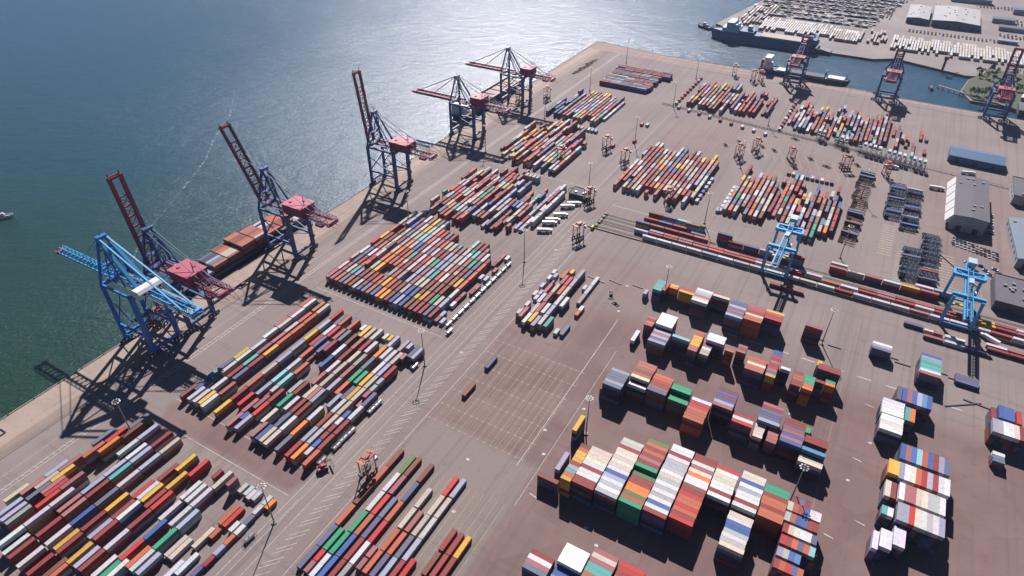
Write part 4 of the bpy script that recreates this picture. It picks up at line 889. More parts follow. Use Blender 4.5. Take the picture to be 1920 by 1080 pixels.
for x, y, rz, lab in ((-169.6, 149, 0, 'orange straddle carrier on the hatched road by the bottom middle block'), (-172.5, 408, -20, 'straddle carrier alone on the crossing left of the yellow box'), (-189.5, 466, -20, 'straddle carrier beside the fenced substation block'),
                      (-218.8, 572, -10, 'straddle carrier on the cross road above the substation'), (-191.6, 553, -14, 'straddle carrier left of the upper middle yard'), (-332.6, 664, 0, 'straddle carrier on the quay near the pier tip'),
                      (-130.2, 500, 0, 'straddle carrier at the near end of the upper middle yard'), (-100.3, 619, -12, 'first straddle carrier parked on the open ground behind the yards'), (-88.8, 641, -12, 'second straddle carrier parked on the open ground, casting a long shadow'),
                      (-54.3, 636, 30, 'third straddle carrier on the open ground, near the parked spreaders'), (-165, 853, 10, 'straddle carrier on the far quay, leftmost'), (-139.5, 843, 0, 'straddle carrier on the far quay, second from left'), (-131, 846, 25, 'straddle carrier on the far quay beside the cargo ship stern'),
                      (-6.5, 644, -60, 'straddle carrier carrying white boxes beside the chassis rows'), (-247.2, 528, 0, 'orange straddle carrier working inside the fourth quay block'), (-365.5, 173, 0, 'brown-orange straddle carrier under the bright blue crane'), (28, 648, 20, 'dark straddle carrier standing near the chassis rows'), (-356, 640, 0, 'brown straddle carrier under the farther level boom crane')):
    if sc0 is None: sc0 = straddle(); o = sc0
    else: o = copy_tree(sc0)
    o.location = (x, y, 0); o.rotation_euler.z = R(rz)
    if 'shadow' in lab: pass
    tag(o, lab, 'straddle carrier', 'orange straddle carriers')

# ================================================================ LIGHT MASTS
def mast():
    t = empty('light_mast', (0, 0, 0))
    b = MB(); b.tube((0, 0, 0), (0, 0, 28), .42, 10, .16); smooth(b.build('pole', M['steel'], t))
    b = MB(); b.tube((0, 0, 0), (0, 0, .6), 1.3, 16); b.build('base', M['concrete'], t)
    b = MB()
    n = 12
    for k in range(n):
        a, a2 = 2 * math.pi * k / n, 2 * math.pi * (k + 1) / n; b.beam((1.5 * math.cos(a), 1.5 * math.sin(a), 28), (1.5 * math.cos(a2), 1.5 * math.sin(a2), 28), .1)
        if k % 3 == 0: b.beam((0, 0, 28), (1.5 * math.cos(a), 1.5 * math.sin(a), 28), .1)
    hd = b.build('lamp_ring', M['steel'], t)
    for k in range(8):
        a = 2 * math.pi * k / 8; b = MB(); c_, s_ = math.cos(a), math.sin(a)
        b.beam((1.5 * c_, 1.5 * s_, 28), (2.15 * c_, 2.15 * s_, 27.75), .6, .32); b.build('lamp', M['white'], hd)
    return t
m0 = None
for x, y, w in ((-295.9, 104, 'in the shadow of the bright blue crane'), (-190.5, 104, 'on the hatched road at the bottom left'), (-192, 229, 'on the road beside the block abreast the blue crane'), (-193.5, 358, 'on the road at the corner of the second quay block'),
                (-83.4, 229, 'left of the front row of tall stacks'), (-87, 366, 'behind the pale green stack'), (16.5, 372, 'between the lone brown stack and the white stacks'), (22.5, 239, 'at the right end of the front row of stacks'), (-198.7, 598, 'left of the upper middle yard'),
                (-197, 482, 'beside the fenced substation block'), (-307.3, 610, 'at the far corner of the fourth quay block'), (-92.2, 481, 'in front of the gap between the upper yards'), (12, 483, 'near the first chassis row'), (-300.4, 829, 'nearest the pier tip'), (-299.5, 711, 'at the near corner of the pier tip yard'),
                (-202.8, 817, 'on the far side near the pier tip yard'), (-197.2, 713, 'at the left of the far right yard'), (-92.2, 713, 'between the two far right yards'), (-318.2, 505, 'at the quay corner of the fourth block'), (-303.9, 362, 'at the quay corner of the second block'), (14, 590, 'among the chassis rows'), (-92, 596, 'between upper yards, far side')):
    if m0 is None: m0 = mast(); o = m0
    else: o = copy_tree(m0)
    o.location = (x, y, 0); tag(o, 'tall light mast ' + w, 'light mast', 'light masts of the yard')

# ================================================================ SHIPS
def hull(y0, y1, x0, x1, z0, z1, bow=.12, stern=.03, bow_at='hi', ax='y'):
    Lh = y1 - y0; mid = (x0 + x1) / 2; hw = (x1 - x0) / 2; pts = []
    prof = [(0, .72), (stern, 1), (1 - bow * 1.3, 1), (1 - bow * .7, .82), (1 - bow * .3, .45), (1, .04)]
    if bow_at == 'lo': prof = [(1 - a, b) for a, b in prof][::-1]
    lo = [(y0 + Lh * a, mid - hw * b) for a, b in prof]; hi = [(y0 + Lh * a, mid + hw * b) for a, b in prof[::-1]]
    P = lo + hi
    if ax == 'y': poly = [(x, y) for y, x in P]
    else: poly = [(y, x) for y, x in P]
    if sum(poly[i][0] * poly[(i + 1) % len(poly)][1] - poly[(i + 1) % len(poly)][0] * poly[i][1] for i in range(len(poly))) < 0: poly = poly[::-1]
    b = MB(); n = len(poly); cx = sum(p[0] for p in poly) / n; cy = sum(p[1] for p in poly) / n
    low = [(cx + (x - cx) * .93, cy + (y - cy) * .96) for x, y in poly]
    vs = [(x, y, z0) for x, y in low] + [(x, y, z1) for x, y in poly]; fs = [(k, (k + 1) % n, n + (k + 1) % n, n + k) for k in range(n)] + [tuple(range(n - 1, -1, -1)), tuple(range(n, 2 * n))]
    b.add(vs, fs)
    for k in range(n):
        p, q = poly[k], poly[(k + 1) % n]; b.beam((p[0], p[1], z1 + .5), (q[0], q[1], z1 + .5), .25, 1.0)
    return b
# feeder at the long quay
t = empty('container_ship', (0, 0, 0))
hull(204, 336, -398, -374.6, -3.5, 3.2).build('hull', M['hull_dark'], t)
b = MB()
for y in range(222, 320, 13): b.box(-397, -375.6, y - 5.9, y + 5.9, 3.2, 4.4)
b.build('hatch_covers', M['hull_dark'], t)
b = MB(); b.box(-396.5, -376, 208, 215, 3.2, 9); b.box(-395, -377.5, 209, 214.5, 9, 14); b.box(-397.5, -375, 210.5, 214.8, 14, 16.5); b.box(-388, -384, 205.5, 208, 3.2, 13); hs_ = b.build('bridge', M['white'], t)
b = MB(); b.box(-397, -375.5, 214.8, 214.9, 14.6, 15.8); b.build('window', M['glass'], hs_)
b = MB(); b.beam((-386, 328, 3.2), (-386, 328, 15), .4); b.beam((-386, 211, 16.5), (-386, 211, 22), .3); b.build('mast', M['steel'], t)
tag(t, 'container ship moored along the long quay under the raised boom cranes', 'ship')
# second ship beyond
t = empty('cargo_ship', (0, 0, 0))
hull(560, 700, -399, -375.5, -3.5, 4).build('hull', M['hull_dark'], t)
b = MB()
for k in range(8): b.box(-397, -377, 574 + k * 14, 585.5 + k * 14, 4, 6.2)
b.build('hatch_covers', M['deck_tan'], t)
b = MB(); b.box(-396, -379, 562, 571, 4, 13); b.box(-398, -377, 563, 570, 13, 15.5); b.build('bridge', M['white'], t)
b = MB(); b.box(-378, -375.8, 574, 690, 4.4, 9); b.box(-398.8, -396.8, 600, 690, 4.4, 8); b.build('side_coaming', M['hull_red'], t)
tag(t, 'cargo ship with pinkish hatch covers moored beyond the level boom crane', 'ship')
# ship at the far quay
t = empty('cargo_ship', (0, 0, 0))
hull(-142, -34, 879, 897, -3.5, 4.5, bow_at='hi', ax='x').build('hull', M['hull_dark'], t)
b = MB(); b.box(-60, -41, 882, 894, 4.5, 6.5); b.box(-120, -108, 882, 894, 4.5, 6); b.build('hatch_covers', M['white'], t)
b = MB(); b.box(-105, -64, 881.5, 894.5, 4.5, 6); b.build('cargo_deck', M['wall_dark'], t)
b = MB(); b.box(-138, -128, 880.5, 895.5, 4.5, 11); b.box(-136, -130, 882, 894, 11, 17); b.box(-137, -129, 879.5, 896.5, 17, 19.5); b.build('bridge', M['white'], t)
b = MB(); b.box(-141, -137.6, 885, 891, 5, 15); b.build('funnel', M['red'], t)
b = MB()
for x in (-107, -63): b.beam((x, 882, 4.5), (x, 882, 12), .9); b.beam((x, 894, 4.5), (x, 894, 12), .9); b.beam((x, 882, 12), (x, 894, 12), .9)
b.beam((-39, 888, 4.5), (-39, 888, 13), .3); b.build('mast', M['hull_dark'], t)
tag(t, 'dark blue cargo ship with white hatches alongside the far quay', 'ship')
# roro ship
t = empty('ferry', (0, 0, 0))
hull(-243, -92, 1003, 1028, -3.5, 9, bow=.16, bow_at='lo', ax='x').build('hull', M['hull_blue'], t)
b = MB(); b.box(-170, -108, 1004.5, 1026.5, 9.0, 10.4); b.build('weather_deck', M['deck_tan'], t)
b = MB(); b.box(-224, -200, 1004, 1027, 9, 15); b.box(-219, -203, 1006, 1025, 15, 20); b.box(-218, -208, 1002.5, 1028.5, 20, 23); sp_ = b.build('bridge', M['house_grey'], t)
b = MB(); b.box(-218.1, -218, 1003, 1028, 20.6, 22.2); b.build('window', M['glass'], sp_)
b = MB(); b.box(-200, -180, 1005, 1026, 9, 13); b.box(-108, -95, 1004, 1027, 9, 14.5); b.build('deckhouse', M['hull_blue'], t)
b = MB(); b.tube((-206, 1015.5, 20), (-206, 1015.5, 30), 1.1, 8, .5); b.box(-190, -184, 1012, 1019, 13, 19); b.box(-104, -100, 1006, 1009, 14.5, 19); b.box(-104, -100, 1022, 1025, 14.5, 19); b.build('funnel', M['house_grey'], t)
b = MB(); b.beam((-92, 1015, 4), (-74, 1014, 1), 14, .8); b.build('stern_ramp', M['steel'], t)
tag(t, 'long blue roll-on ferry moored at the opposite terminal', 'ship')
# small boats
def boat(x, y, rz, L, m1, lab):
    t = empty('boat', (x, y, -3)); b = hull(-L / 2, L / 2, -L * .14, L * .14, -.4, L * .11); b.build('hull', m1, t)
    b = MB(); b.box(-L * .09, L * .09, -L * .22, L * .08, L * .11, L * .25); b.box(-L * .07, L * .07, -L * .1, L * .06, L * .25, L * .33); cb = b.build('wheelhouse', M['white'], t)
    b = MB(); b.box(-L * .075, L * .075, L * .08, L * .085, L * .15, L * .22); b.beam((0, -L * .05, L * .33), (0, -L * .05, L * .5), .12); b.build('window', M['glass'], cb)
    t.rotation_euler.z = R(rz); tag(t, lab, 'boat')
boat(-603, 201, -35, 14, M['white'], 'small white boat on the green water at the left edge')
boat(-262, 1052, 60, 26, M['hull_dark'], 'dark tug at the bow of the blue ferry')
boat(53, 932, 20, 12, M['hull_dark'], 'small dark boat in the middle of the dock basin')

# ================================================================ FAR TERMINAL: parked trailers, sheds
def trailer_mesh():
    b = MB(); b.box(-1.25, 1.25, -6.6, 6.6, 1.1, 3.9, 0); b.box(-1.0, 1.0, -6.2, 6.2, .8, 1.1, 1)
    for y in (-5, -3.7, -2.4): b.tube((-1.2, y, .5), (1.2, y, .5), .5, 8, m=1)
    b.beam((-.9, 4.5, 1), (-.9, 4.5, 0), .15, m=1); b.beam((.9, 4.5, 1), (.9, 4.5, 0), .15, m=1)
    return b.mesh('semi_trailer', [M['trailer'], M['dark']])
def trailer_mat():
    n = NT('trailer_paint'); oi = n.n('ShaderNodeObjectInfo'); a = n.ramp(n.noise(n.pos(), .5, 3), .4, .7)
    n.l(n.mix(n.math('MULTIPLY', a, .3), oi.outputs['Color'], (.19, .14, .12)), n.b.inputs['Base Color']); n.b.inputs['Roughness'].default_value = .6; return n.m
M['trailer'] = trailer_mat(); tm = trailer_mesh(); ntr = 0
TM = MB()
def trailers(x0, nx, px, y0, ny, py, pe, seed, cols, grp, lab, slope=0, shear=0, rz=0):
    global ntr
    r = random.Random(seed)
    for i in range(nx):
        lo = r.choice([0, 0, 1]) if pe else 0; hi_ = ny - r.choice([0, 0, 1])
        for k in range(lo, hi_):
            if r.random() < pe: continue
            if ntr >= 300:
                c = r.choice(cols); X, Y = x0 + i * px + shear * k, y0 + k * py + slope * i * px; TM.box(X - 1.25, X + 1.25, Y - 6.6, Y + 6.6, .9, 3.7, 0 if c != 'w' else 1); TM.box(X - 1, X + 1, Y - 6.2, Y + 6.2, 0, .9, 2); continue
            o = bpy.data.objects.new('semi_trailer', tm); C.objects.link(o); o.location = (x0 + i * px + shear * k, y0 + k * py + slope * i * px, -.2); o.rotation_euler.z = R(rz) + r.uniform(-.01, .01)
            c = r.choice(cols); j = r.uniform(.9, 1.08); o.color = (*[min(.9, q * j) for q in COL[c]], 1); tag(o, lab, 'trailer', grp); ntr += 1
trailers(-4, 46, 3.5, 1074, 5, 13.9, .04, 2, 'ccwcwc', 'pale trailers in the long ranks at the top right', 'pale semi-trailer parked in the long ranks at the top right', .03)
trailers(-185, 41, 3.45, 1079, 5, 13.9, .05, 1, 'ccwcws', 'pale trailers in the row behind the ferry', 'pale semi-trailer parked in the ranks behind the blue ferry', 0, 0)
trailers(-222, 8, 5.0, 1095, 9, 14.5, .2, 7, 'cwlS', '', '', 0)
trailers(-36, 6, 4.2, 1090, 5, 14, .2, 8, 'clSn', '', '', 0)
o = TM.build('parked_trailers', [M['deck_tan'], M['white'], M['dark']]); tag(o, 'ranks of pale trailers farther back on the opposite terminal', 'trailers', None, 'stuff')
# the mass of cars and vans further off: uncountable at this size
r = random.Random(9); bv = MB()
MC = [M['white'], M['dark'], M['red_dark'], M['hull_blue'], M['steel'], M['black']]
for row in range(22):
    y = 1168 + row * 9.2
    x = -196 - row * 2
    while x < -40 + row * 1.5:
        if r.random() < .86 and not (row in (5, 13) and r.random() < .5):
            w, l, h = (1.9, 4.6, 1.5) if row % 3 else (2.4, 9.0, 2.8)
            bv.box(x - l / 2, x + l / 2, y - w / 2, y + w / 2, .1, h * .6, r.choice([0, 0, 0, 1, 4, 5, 3, 2])); bv.box(x - l * .3, x + l * .32, y - w * .42, y + w * .42, h * .6, h, r.choice([1, 5, 0]))
            bv.box(x - l / 2, x + l / 2, y + 3.2 - w / 2, y + 3.2 + w / 2, .1, h * .8, r.choice([0, 1, 4, 5, 1]))
        x += r.choice([5.4, 5.6, 10])
for cx, cy, nx, ny in ((12, 1180, 26, 2), (40, 1310, 3, 9), (62, 1310, 3, 9), (84, 1310, 3, 9), (130, 1215, 8, 3), (100, 1400, 12, 3), (-30, 1240, 3, 9), (150, 1290, 5, 6), (-150, 1370, 30, 3)):
    for i in range(nx):
        for k in range(ny):
            if r.random() < .8:
                x = cx + i * 5; y = cy + k * 8 + r.uniform(-1, 1); bv.box(x - 1.1, x + 1.1, y - 2.4, y + 2.4, .1, .9, r.choice([0, 1, 2, 3, 4, 5, 5])); bv.box(x - 1, x + 1, y - 1.5, y + 1.6, .9, 1.5, r.choice([1, 5]))
o = bv.build('parked_cars', MC); tag(o, 'mass of cars and vans parked in ranks on the opposite terminal', 'cars', None, 'stuff')
def shed(name, lab, x0, x1, y0, y1, h, rh, mw, mr, rz=0, ridge='x', vents=0, doors=0, cat='building'):
    cx, cy = (x0 + x1) / 2, (y0 + y1) / 2; a, b_ = (x1 - x0) / 2, (y1 - y0) / 2
    t = empty(name, (cx, cy, 0), R(rz))
    b = MB(); b.box(-a, a, -b_, b_, -.2, h); w = b.build('wall', M[mw], t)
    b = MB(); e = .5
    if ridge == 'x':
        P = [(-b_ - e, h - .05), (0, h + rh), (b_ + e, h - .05), (b_ + e, h + .25), (0, h + rh + .3), (-b_ - e, h + .25)]; n = 6
        b.add([(-a - e, p, z) for p, z in P] + [(a + e, p, z) for p, z in P], [(5, 4, 3, 2, 1, 0), (6, 7, 8, 9, 10, 11)] + [(k, (k + 1) % n, n + (k + 1) % n, n + k) for k in range(n)])
    elif ridge == 'y':
        P = [(-a - e, h - .05), (0, h + rh), (a + e, h - .05), (a + e, h + .25), (0, h + rh + .3), (-a - e, h + .25)]; n = 6
        b.add([(p, -b_ - e, z) for p, z in P] + [(p, b_ + e, z) for p, z in P], [(0, 1, 2, 3, 4, 5), (11, 10, 9, 8, 7, 6)] + [(n + k, n + (k + 1) % n, (k + 1) % n, k) for k in range(n)])
    else:
        b.box(-a - .2, a + .2, -b_ - .2, b_ + .2, h, h + .4); 
        for s_ in (-1, 1): b.box(-a - .2, a + .2, s_ * (b_ + .05) - .15, s_ * (b_ + .05) + .15, h + .4, h + .9); b.box(s_ * (a + .05) - .15, s_ * (a + .05) + .15, -b_ + .1, b_ - .1, h + .4, h + .9)
    rf = b.build('roof', M[mr], t)
    rr = random.Random(int(abs(cx) * 7 + cy))
    for k in range(vents):
        b = MB(); x, y = rr.uniform(-a * .8, a * .8), rr.uniform(-b_ * .85, b_ * .85); zz = h + (rh * (1 - abs(y) / b_) if ridge == 'x' else rh * (1 - abs(x) / a) if ridge == 'y' else .4)
        b.box(x - 1, x + 1, y - 1, y + 1, zz - .3, zz + 1.1); b.build('roof_vent', M['steel'], rf)
    for k in range(doors):
        b = MB(); x = -a + (k + .5) * 2 * a / doors; b.box(x - 2, x + 2, -b_ - .06, -b_, 0, min(h * .7, 4.5)); b.build('door', M['dark'], t)
    nw = max(2, int(2 * b_ / 9))
    for s_ in (-1, 1):
        for k in range(min(nw, 12)):
            b = MB(); y = -b_ + (k + .5) * 2 * b_ / min(nw, 12); b.box(s_ * a - (.0 if s_ > 0 else .06), s_ * a + (.06 if s_ > 0 else 0), y - 1.6, y + 1.6, h * .5, h * .75); b.build('window', M['glass'], w)
    tag(t, lab, cat); return t
shed('warehouse', 'large grey roofed workshop with a lit white wall, casting a big shadow', 82, 106, 572, 652, 13, .8, 'wall_light', 'roof_grey', 0, 'y', 8, 2)
b = MB()
for k in range(5): b.prism([(-3.2, -6.5), (0, -6.5), (0, 6.5), (-3.2, 6.5)], 0, 10.5 - k * .0)
o = None
for k in range(5):
    t_ = MB(); t_.add([(0, -7, 12.6), (0, 7, 12.6), (-4.5, 7, 5), (-4.5, -7, 5), (0, -7, 5), (0, 7, 5)], [(0, 1, 2, 3), (0, 3, 4), (1, 5, 2), (3, 2, 5, 4), (0, 4, 5, 1)])
    # slanted white canopies along the workshop's left wall
    c_ = t_.build('canopy', M['white']); c_.location = (81.9, 581 + k * 15.6, 0); tag(c_, 'slanted white canopy on the left wall of the grey workshop', 'canopy', 'white canopies of the workshop')
shed('storage_hall', 'long low blue hall with a ridged roof behind the chassis rows', 77, 122, 711, 735, 6.5, 3.2, 'roof_hall', 'roof_hall', -1.5, 'x', 0, 3)
shed('substation', 'small flat roofed substation inside a fence beside the crossing', -208, -192.5, 464.5, 477.5, 3.8, 0, 'wall_dark', 'roof_grey', 0, 'flat', 3, 1)
shed('office_block', 'flat grey roofed building at the right edge behind the railway', 111, 150, 468, 505, 7, 0, 'wall_dark', 'roof_grey', 0, 'flat', 10, 2)
shed('office_block', 'narrow blue-grey building along the right edge beyond the workshop', 124, 150, 535, 600, 8, 2.5, 'wall_light', 'roof_blue', 4, 'y', 4, 2)
shed('office_block', 'flat grey building at the right edge above the workshop', 127, 150, 645, 685, 8, 0, 'wall_light', 'roof_grey', 0, 'flat', 4, 1)
shed('warehouse', 'pale roofed warehouse at the top right, wider of two', 38, 101, 1228, 1330, 9, 2, 'roof_blue', 'wall_light', 0, 'y', 12, 4)
shed('warehouse', 'pale roofed warehouse at the top right, smaller of two', 3, 33, 1230, 1320, 8, 1.5, 'roof_blue', 'wall_light', 0, 'y', 5, 2)
for i, (a, b2, c_, d_, h, m) in enumerate(((120, 150, 1300, 1318, 6, 'roof_blue'), (128, 172, 1255, 1270, 5, 'roof_grey'), (150, 190, 1375, 1395, 7, 'roof_blue'), (60, 120, 1420, 1440, 7, 'roof_grey'), (-60, 0, 1400, 1418, 6, 'roof_blue'), (125, 150, 1180, 1188, 4, 'wall_light'), (160, 200, 1200, 1216, 5, 'roof_grey'))):
    shed('storage_hall', 'low hall on the opposite terminal with a %s, %s' % ({'roof_blue': 'blue roof', 'roof_grey': 'grey roof', 'wall_light': 'pale roof'}[m], ['behind the ranks of trailers', 'by the top right yard', 'at the far right', 'beyond the warehouses', 'at the far middle', 'small one near the trailers', 'right of the trailers'][i]), a, b2, c_, d_, h, 1, 'wall_light', m, 0, 'x')
shed('storage_hall', 'white roofed low hall by the trees at the right edge', 145, 190, 925, 938, 5, 1, 'wall_light', 'white', -12, 'x')
shed('storage_hall', 'brown low hall at the right edge behind the far crane', 140, 175, 880, 905, 6, 1.5, 'wall_dark', 'roof_grey', 0, 'x')
# fences
def fence(p, q, lab, h=2.2, st=4):
    t = empty('fence', (0, 0, 0)); P, Q = Vector((*p, 0)), Vector((*q, 0)); L = (Q - P).length; n = max(2, int(L / st)); b = MB()
    for z in (.3, h * .5, h): b.beam(P + Vector((0, 0, z)), Q + Vector((0, 0, z)), .07)
    b.build('rails', M['dark'], t)
    b = MB()
    for k in range(n + 1):
        c = P.lerp(Q, k / n); b.beam(c, c + Vector((0, 0, h)), .12)
    b.build('posts', M['dark'], t); b = MB(); b.beam(P + Vector((0, 0, .12)), Q + Vector((0, 0, .12)), .4, .24); b.build('footing', M['concrete'], t); tag(t, lab, 'fence')
fence((-211, 714), (57, 684), 'long dark fence in front of the far right yards'); fence((-211, 717.5), (57, 687), 'second dark fence line behind the first long one')
fence((57, 684), (150, 672), 'dark fence running on to the right edge')
for a, b_, w in (((-214, 459), (-189, 459), 'near side'), ((-189, 459), (-189, 481), 'mast side'), ((-214, 481), (-189, 481), 'far side'), ((-214, 459), (-214, 481), 'quay side')): fence(a, b_, 'dark fence round the substation, %s' % w)
# reefer racks with white reefers on top
def rack():
    t = empty('reefer_rack', (0, 0, 0)); b = MB()
    for x in (-1.6, 1.6):
        for y in (-1.3, 1.3, -6.2, 6.2): b.beam((x, y, 0), (x, y, 7.6), .22)
        for z in (2.6, 5.2, 7.6): b.beam((x, -6.2, z), (x, 6.2, z), .18)
    for z in (2.6, 5.2, 7.6):
        b.beam((-1.6, -6.2, z), (1.6, -6.2, z), .15); b.beam((-1.6, 6.2, z), (1.6, 6.2, z), .15)
    b.beam((-1.6, -6.2, 0), (1.6, -6.2, 7.6), .12); b.beam((1.6, -6.2, 0), (-1.6, -6.2, 7.6), .12)
    b.build('frame', M['teal_steel'], t); b = MB()
    for z in (2.6, 5.2): b.box(-1.5, 1.5, -1.2, 1.2, z - .05, z + .05)
    b.build('platform', M['steel'], t); return t
M['teal_steel'] = paint('teal_steelwork', (.05, .20, .24), .6)
rk = None; i = 0
for k in range(23):
    x = -40 + k * 4.4
    if k in (2, 3, 7, 8): continue
    if rk is None: rk = rack(); o = rk
    else: o = copy_tree(rk)
    o.location = (x, 704 - (x + 40) * .26, 0); tag(o, 'teal steel rack in the row of racks in front of the far right yard', 'rack', 'teal racks behind the fence')

# ================================================================ CHASSIS ROWS, TRUCKS
def chassis(mt='rust'):
    t = empty('chassis', (0, 0, 0)); b = MB()
    for y in (-.45, .45): b.beam((-6, y, 1.15), (6.2, y, 1.15), .18, .35)
    for x in (-6, -3, 0, 3, 6): b.beam((x, -1.2, 1.15), (x, 1.2, 1.15), .25, .25)
    b.build('frame', M[mt], t); b = MB()
    for x in (-5.2, -4.0, -2.8):
        for y in (-1.0, 1.0): b.tube((x, y - .25, .5), (x, y + .25, .5), .5, 9)
    b.build('wheels', M['black'], t); b = MB(); b.beam((4.4, -.9, 0), (4.4, -.9, 1.1), .16); b.beam((4.4, .9, 0), (4.4, .9, 1.1), .16); b.build('support_leg', M['steel'], t); return t
ch = None; CHS = {}
def chs(x, y, rz, grp, lab):
    key = 'rust' if 'right-hand' in lab or 'quay' in lab else 'steel_blue'
    if key not in CHS: CHS[key] = chassis(key); o = CHS[key]
    else: o = copy_tree(CHS[key])
    ch = CHS[key]
    x += rnd.uniform(-1, 1); o.location = (x, y, 0); o.rotation_euler.z = R(rz) + rnd.uniform(-.05, .05); tag(o, lab, 'trailer chassis', grp)
    for lv in range(1, rnd.choice([1, 2, 3, 3, 4]) if 'right-hand' not in lab and 'quay' not in lab else rnd.choice([1, 1, 2] if 'quay' not in lab else [1])):
        c = copy_tree(ch); c.location = (x + rnd.uniform(-.5, .5), y, lv * 1.25); c.rotation_euler.z = R(rz) + rnd.uniform(-.04, .04); tag(c, lab, 'trailer chassis', grp)
    if rnd.random() < .2 and 'quay' not in lab:
        k_, (me_, a_, b_) = get_mesh(12); c = bpy.data.objects.new('container', me_); C.objects.link(c); c.location = (x, y + 1.8, 1.4); c.rotation_euler.z = R(rz + 90); cc_ = rnd.choice('RnpSpSbkl'); c.color = (*COL[cc_], 1)
        tag(c, '%s container among the %s' % (NAME[cc_], grp.replace('chassis in ', 'chassis of ')), 'container', 'containers among the chassis rows, %s' % NAME[cc_])
for k in range(38):
    chs(13.0 + (640 - (506 + k * 3.6)) * .004, 506 + k * 3.6, -4 if k % 3 else -9, 'chassis in the long row beside the right-hand yard', 'empty trailer chassis in the long row beside the right-hand yard')
for k in range(22):
    y = 551 + k * 3.6
    if k > 3: chs(40 - k * .0, y, 3, 'chassis in the left file of the middle rows', 'dark trailer chassis in the left file of the middle rows')
    chs(53.5, y, 3, 'chassis in the right file of the middle rows', 'dark trailer chassis in the right file of the middle rows')
for k in range(20):
    y = 478 + k * 3.8
    if k < 13: chs(58 - (0), y, 4, 'chassis in the left file near the railway', 'dark trailer chassis in the left file near the railway')
    chs(70.5, y, 4, 'chassis in the right file near the railway', 'dark trailer chassis in the right file near the railway')
for k in range(9): chs(-341 + (k % 3) * 1.0, 760 + k * 7, 70, 'chassis on the quay near the pier tip', 'empty chassis in the line on the quay near the pier tip')
def truck():
    t = empty('truck', (0, 0, 0)); b = MB(); b.box(-1.15, 1.15, 3.2, 5.2, .9, 3.1); cb = b.build('cab', M['white'], t); b = MB(); b.box(-1, 1, 5.2, 5.26, 1.9, 2.8); b.box(-1.2, -1.15, 3.9, 4.9, 1.9, 2.8); b.box(1.15, 1.2, 3.9, 4.9, 1.9, 2.8); b.build('window', M['glass'], cb)
    b = MB(); b.beam((0, -8.4, 1), (0, 4.6, 1), 1.0, .35); b.build('chassis', M['dark'], t)
    for x in (-1, 1):
        for y in (4.2, 1.2, 0, -5.6, -6.8, -8):
            b = MB(); b.tube((x - .2, y, .5), (x + .2, y, .5), .5, 10); b.build('wheel', M['black'], t)
    b = MB(); b.box(-1.22, 1.22, -9, 2.8, 1.25, 3.9); b.build('cargo_box', M['white'], t); return t
tr = None
for x, y, rz, lab in ((-198.2, 403.7, -62, 'white lorry parked nearest in the slanted line left of the crossing'), (-200.1, 416, -60, 'white lorry, second in the slanted line of lorries'), (-200, 421.7, -62, 'white lorry, third in the slanted line of lorries'), (-197.9, 432, -60, 'white lorry, fourth in the slanted line of lorries'), (-199.1, 447.7, -58, 'white lorry, fifth in the slanted line of lorries'), (-196.4, 455, -60, 'white lorry beside the substation fence'),
                      (72, 642, -82, 'white lorry on the road beside the workshop'), (33, 668, -78, 'blue-white lorry below the white containers'), (96, 690, -70, 'white lorry in front of the blue hall'), (108, 430, 60, 'lorry by the red container at the right edge'), (100, 655, -76, 'lorry behind the grey workshop')):
    if tr is None: tr = truck(); o = tr
    else: o = copy_tree(tr)
    o.location = (x, y, 0); o.rotation_euler.z = R(rz); o.scale = (.85, .85, .85); tag(o, lab, 'lorry', 'lorries with boxes')
def car(m):
    t = empty('parked_car', (0, 0, 0)); b = MB(); b.box(-.9, .9, -2.2, 2.2, .35, .85); b.box(-.88, .88, -1.2, 1.4, .85, 1.0); bd = b.build('body', M[m], t)
    b = MB(); b.add([(-.85, -1.3, 1.0), (.85, -1.3, 1.0), (.85, 1.5, 1.0), (-.85, 1.5, 1.0), (-.7, -.7, 1.45), (.7, -.7, 1.45), (.7, .9, 1.45), (-.7, .9, 1.45)], [(4, 5, 6, 7), (0, 1, 5, 4), (1, 2, 6, 5), (2, 3, 7, 6), (3, 0, 4, 7)]); b.build('cabin', M['glass'], t)
    for x in (-.85, .85):
        for y in (-1.4, 1.4): b = MB(); b.tube((x - .1, y, .33), (x + .1, y, .33), .33, 9); b.build('wheel', M['black'], t)
    return t
cars = [car(m) for m in ('white', 'dark', 'red_dark', 'hull_blue')]; used = set()
def put_car(x, y, rz, grp, where):
    i = rnd.choice([0, 0, 0, 1, 1, 2, 3])
    if i not in used: o = cars[i]; used.add(i)
    else: o = copy_tree(cars[i])
    o.location = (x, y, 0); o.rotation_euler.z = R(rz); nm = ['white', 'dark', 'red', 'blue'][i]; tag(o, '%s car parked %s' % (nm, where), 'car', '%s, %s' % (grp, nm))
for k in range(12):
    for j in (0, 1): put_car(86 + k * 2.7, 556 - j * 8 - k * .8, 12, 'cars parked before the workshop', 'on the yard in front of the grey workshop')
for k in range(8): put_car(96 + k * 3.0, 523 - (k % 3) * 5, 70, 'cars near the brown yard', 'on the brown yard left of the flat roofed building')
for k in range(8): put_car(112, 580 + k * 5, 80, 'cars right of the workshop', 'in the line right of the grey workshop')
for i in (0, 1, 2, 3):
    if i not in used: put_car(90 + i * 3, 700, 30, 'cars near the blue hall', 'near the blue hall')
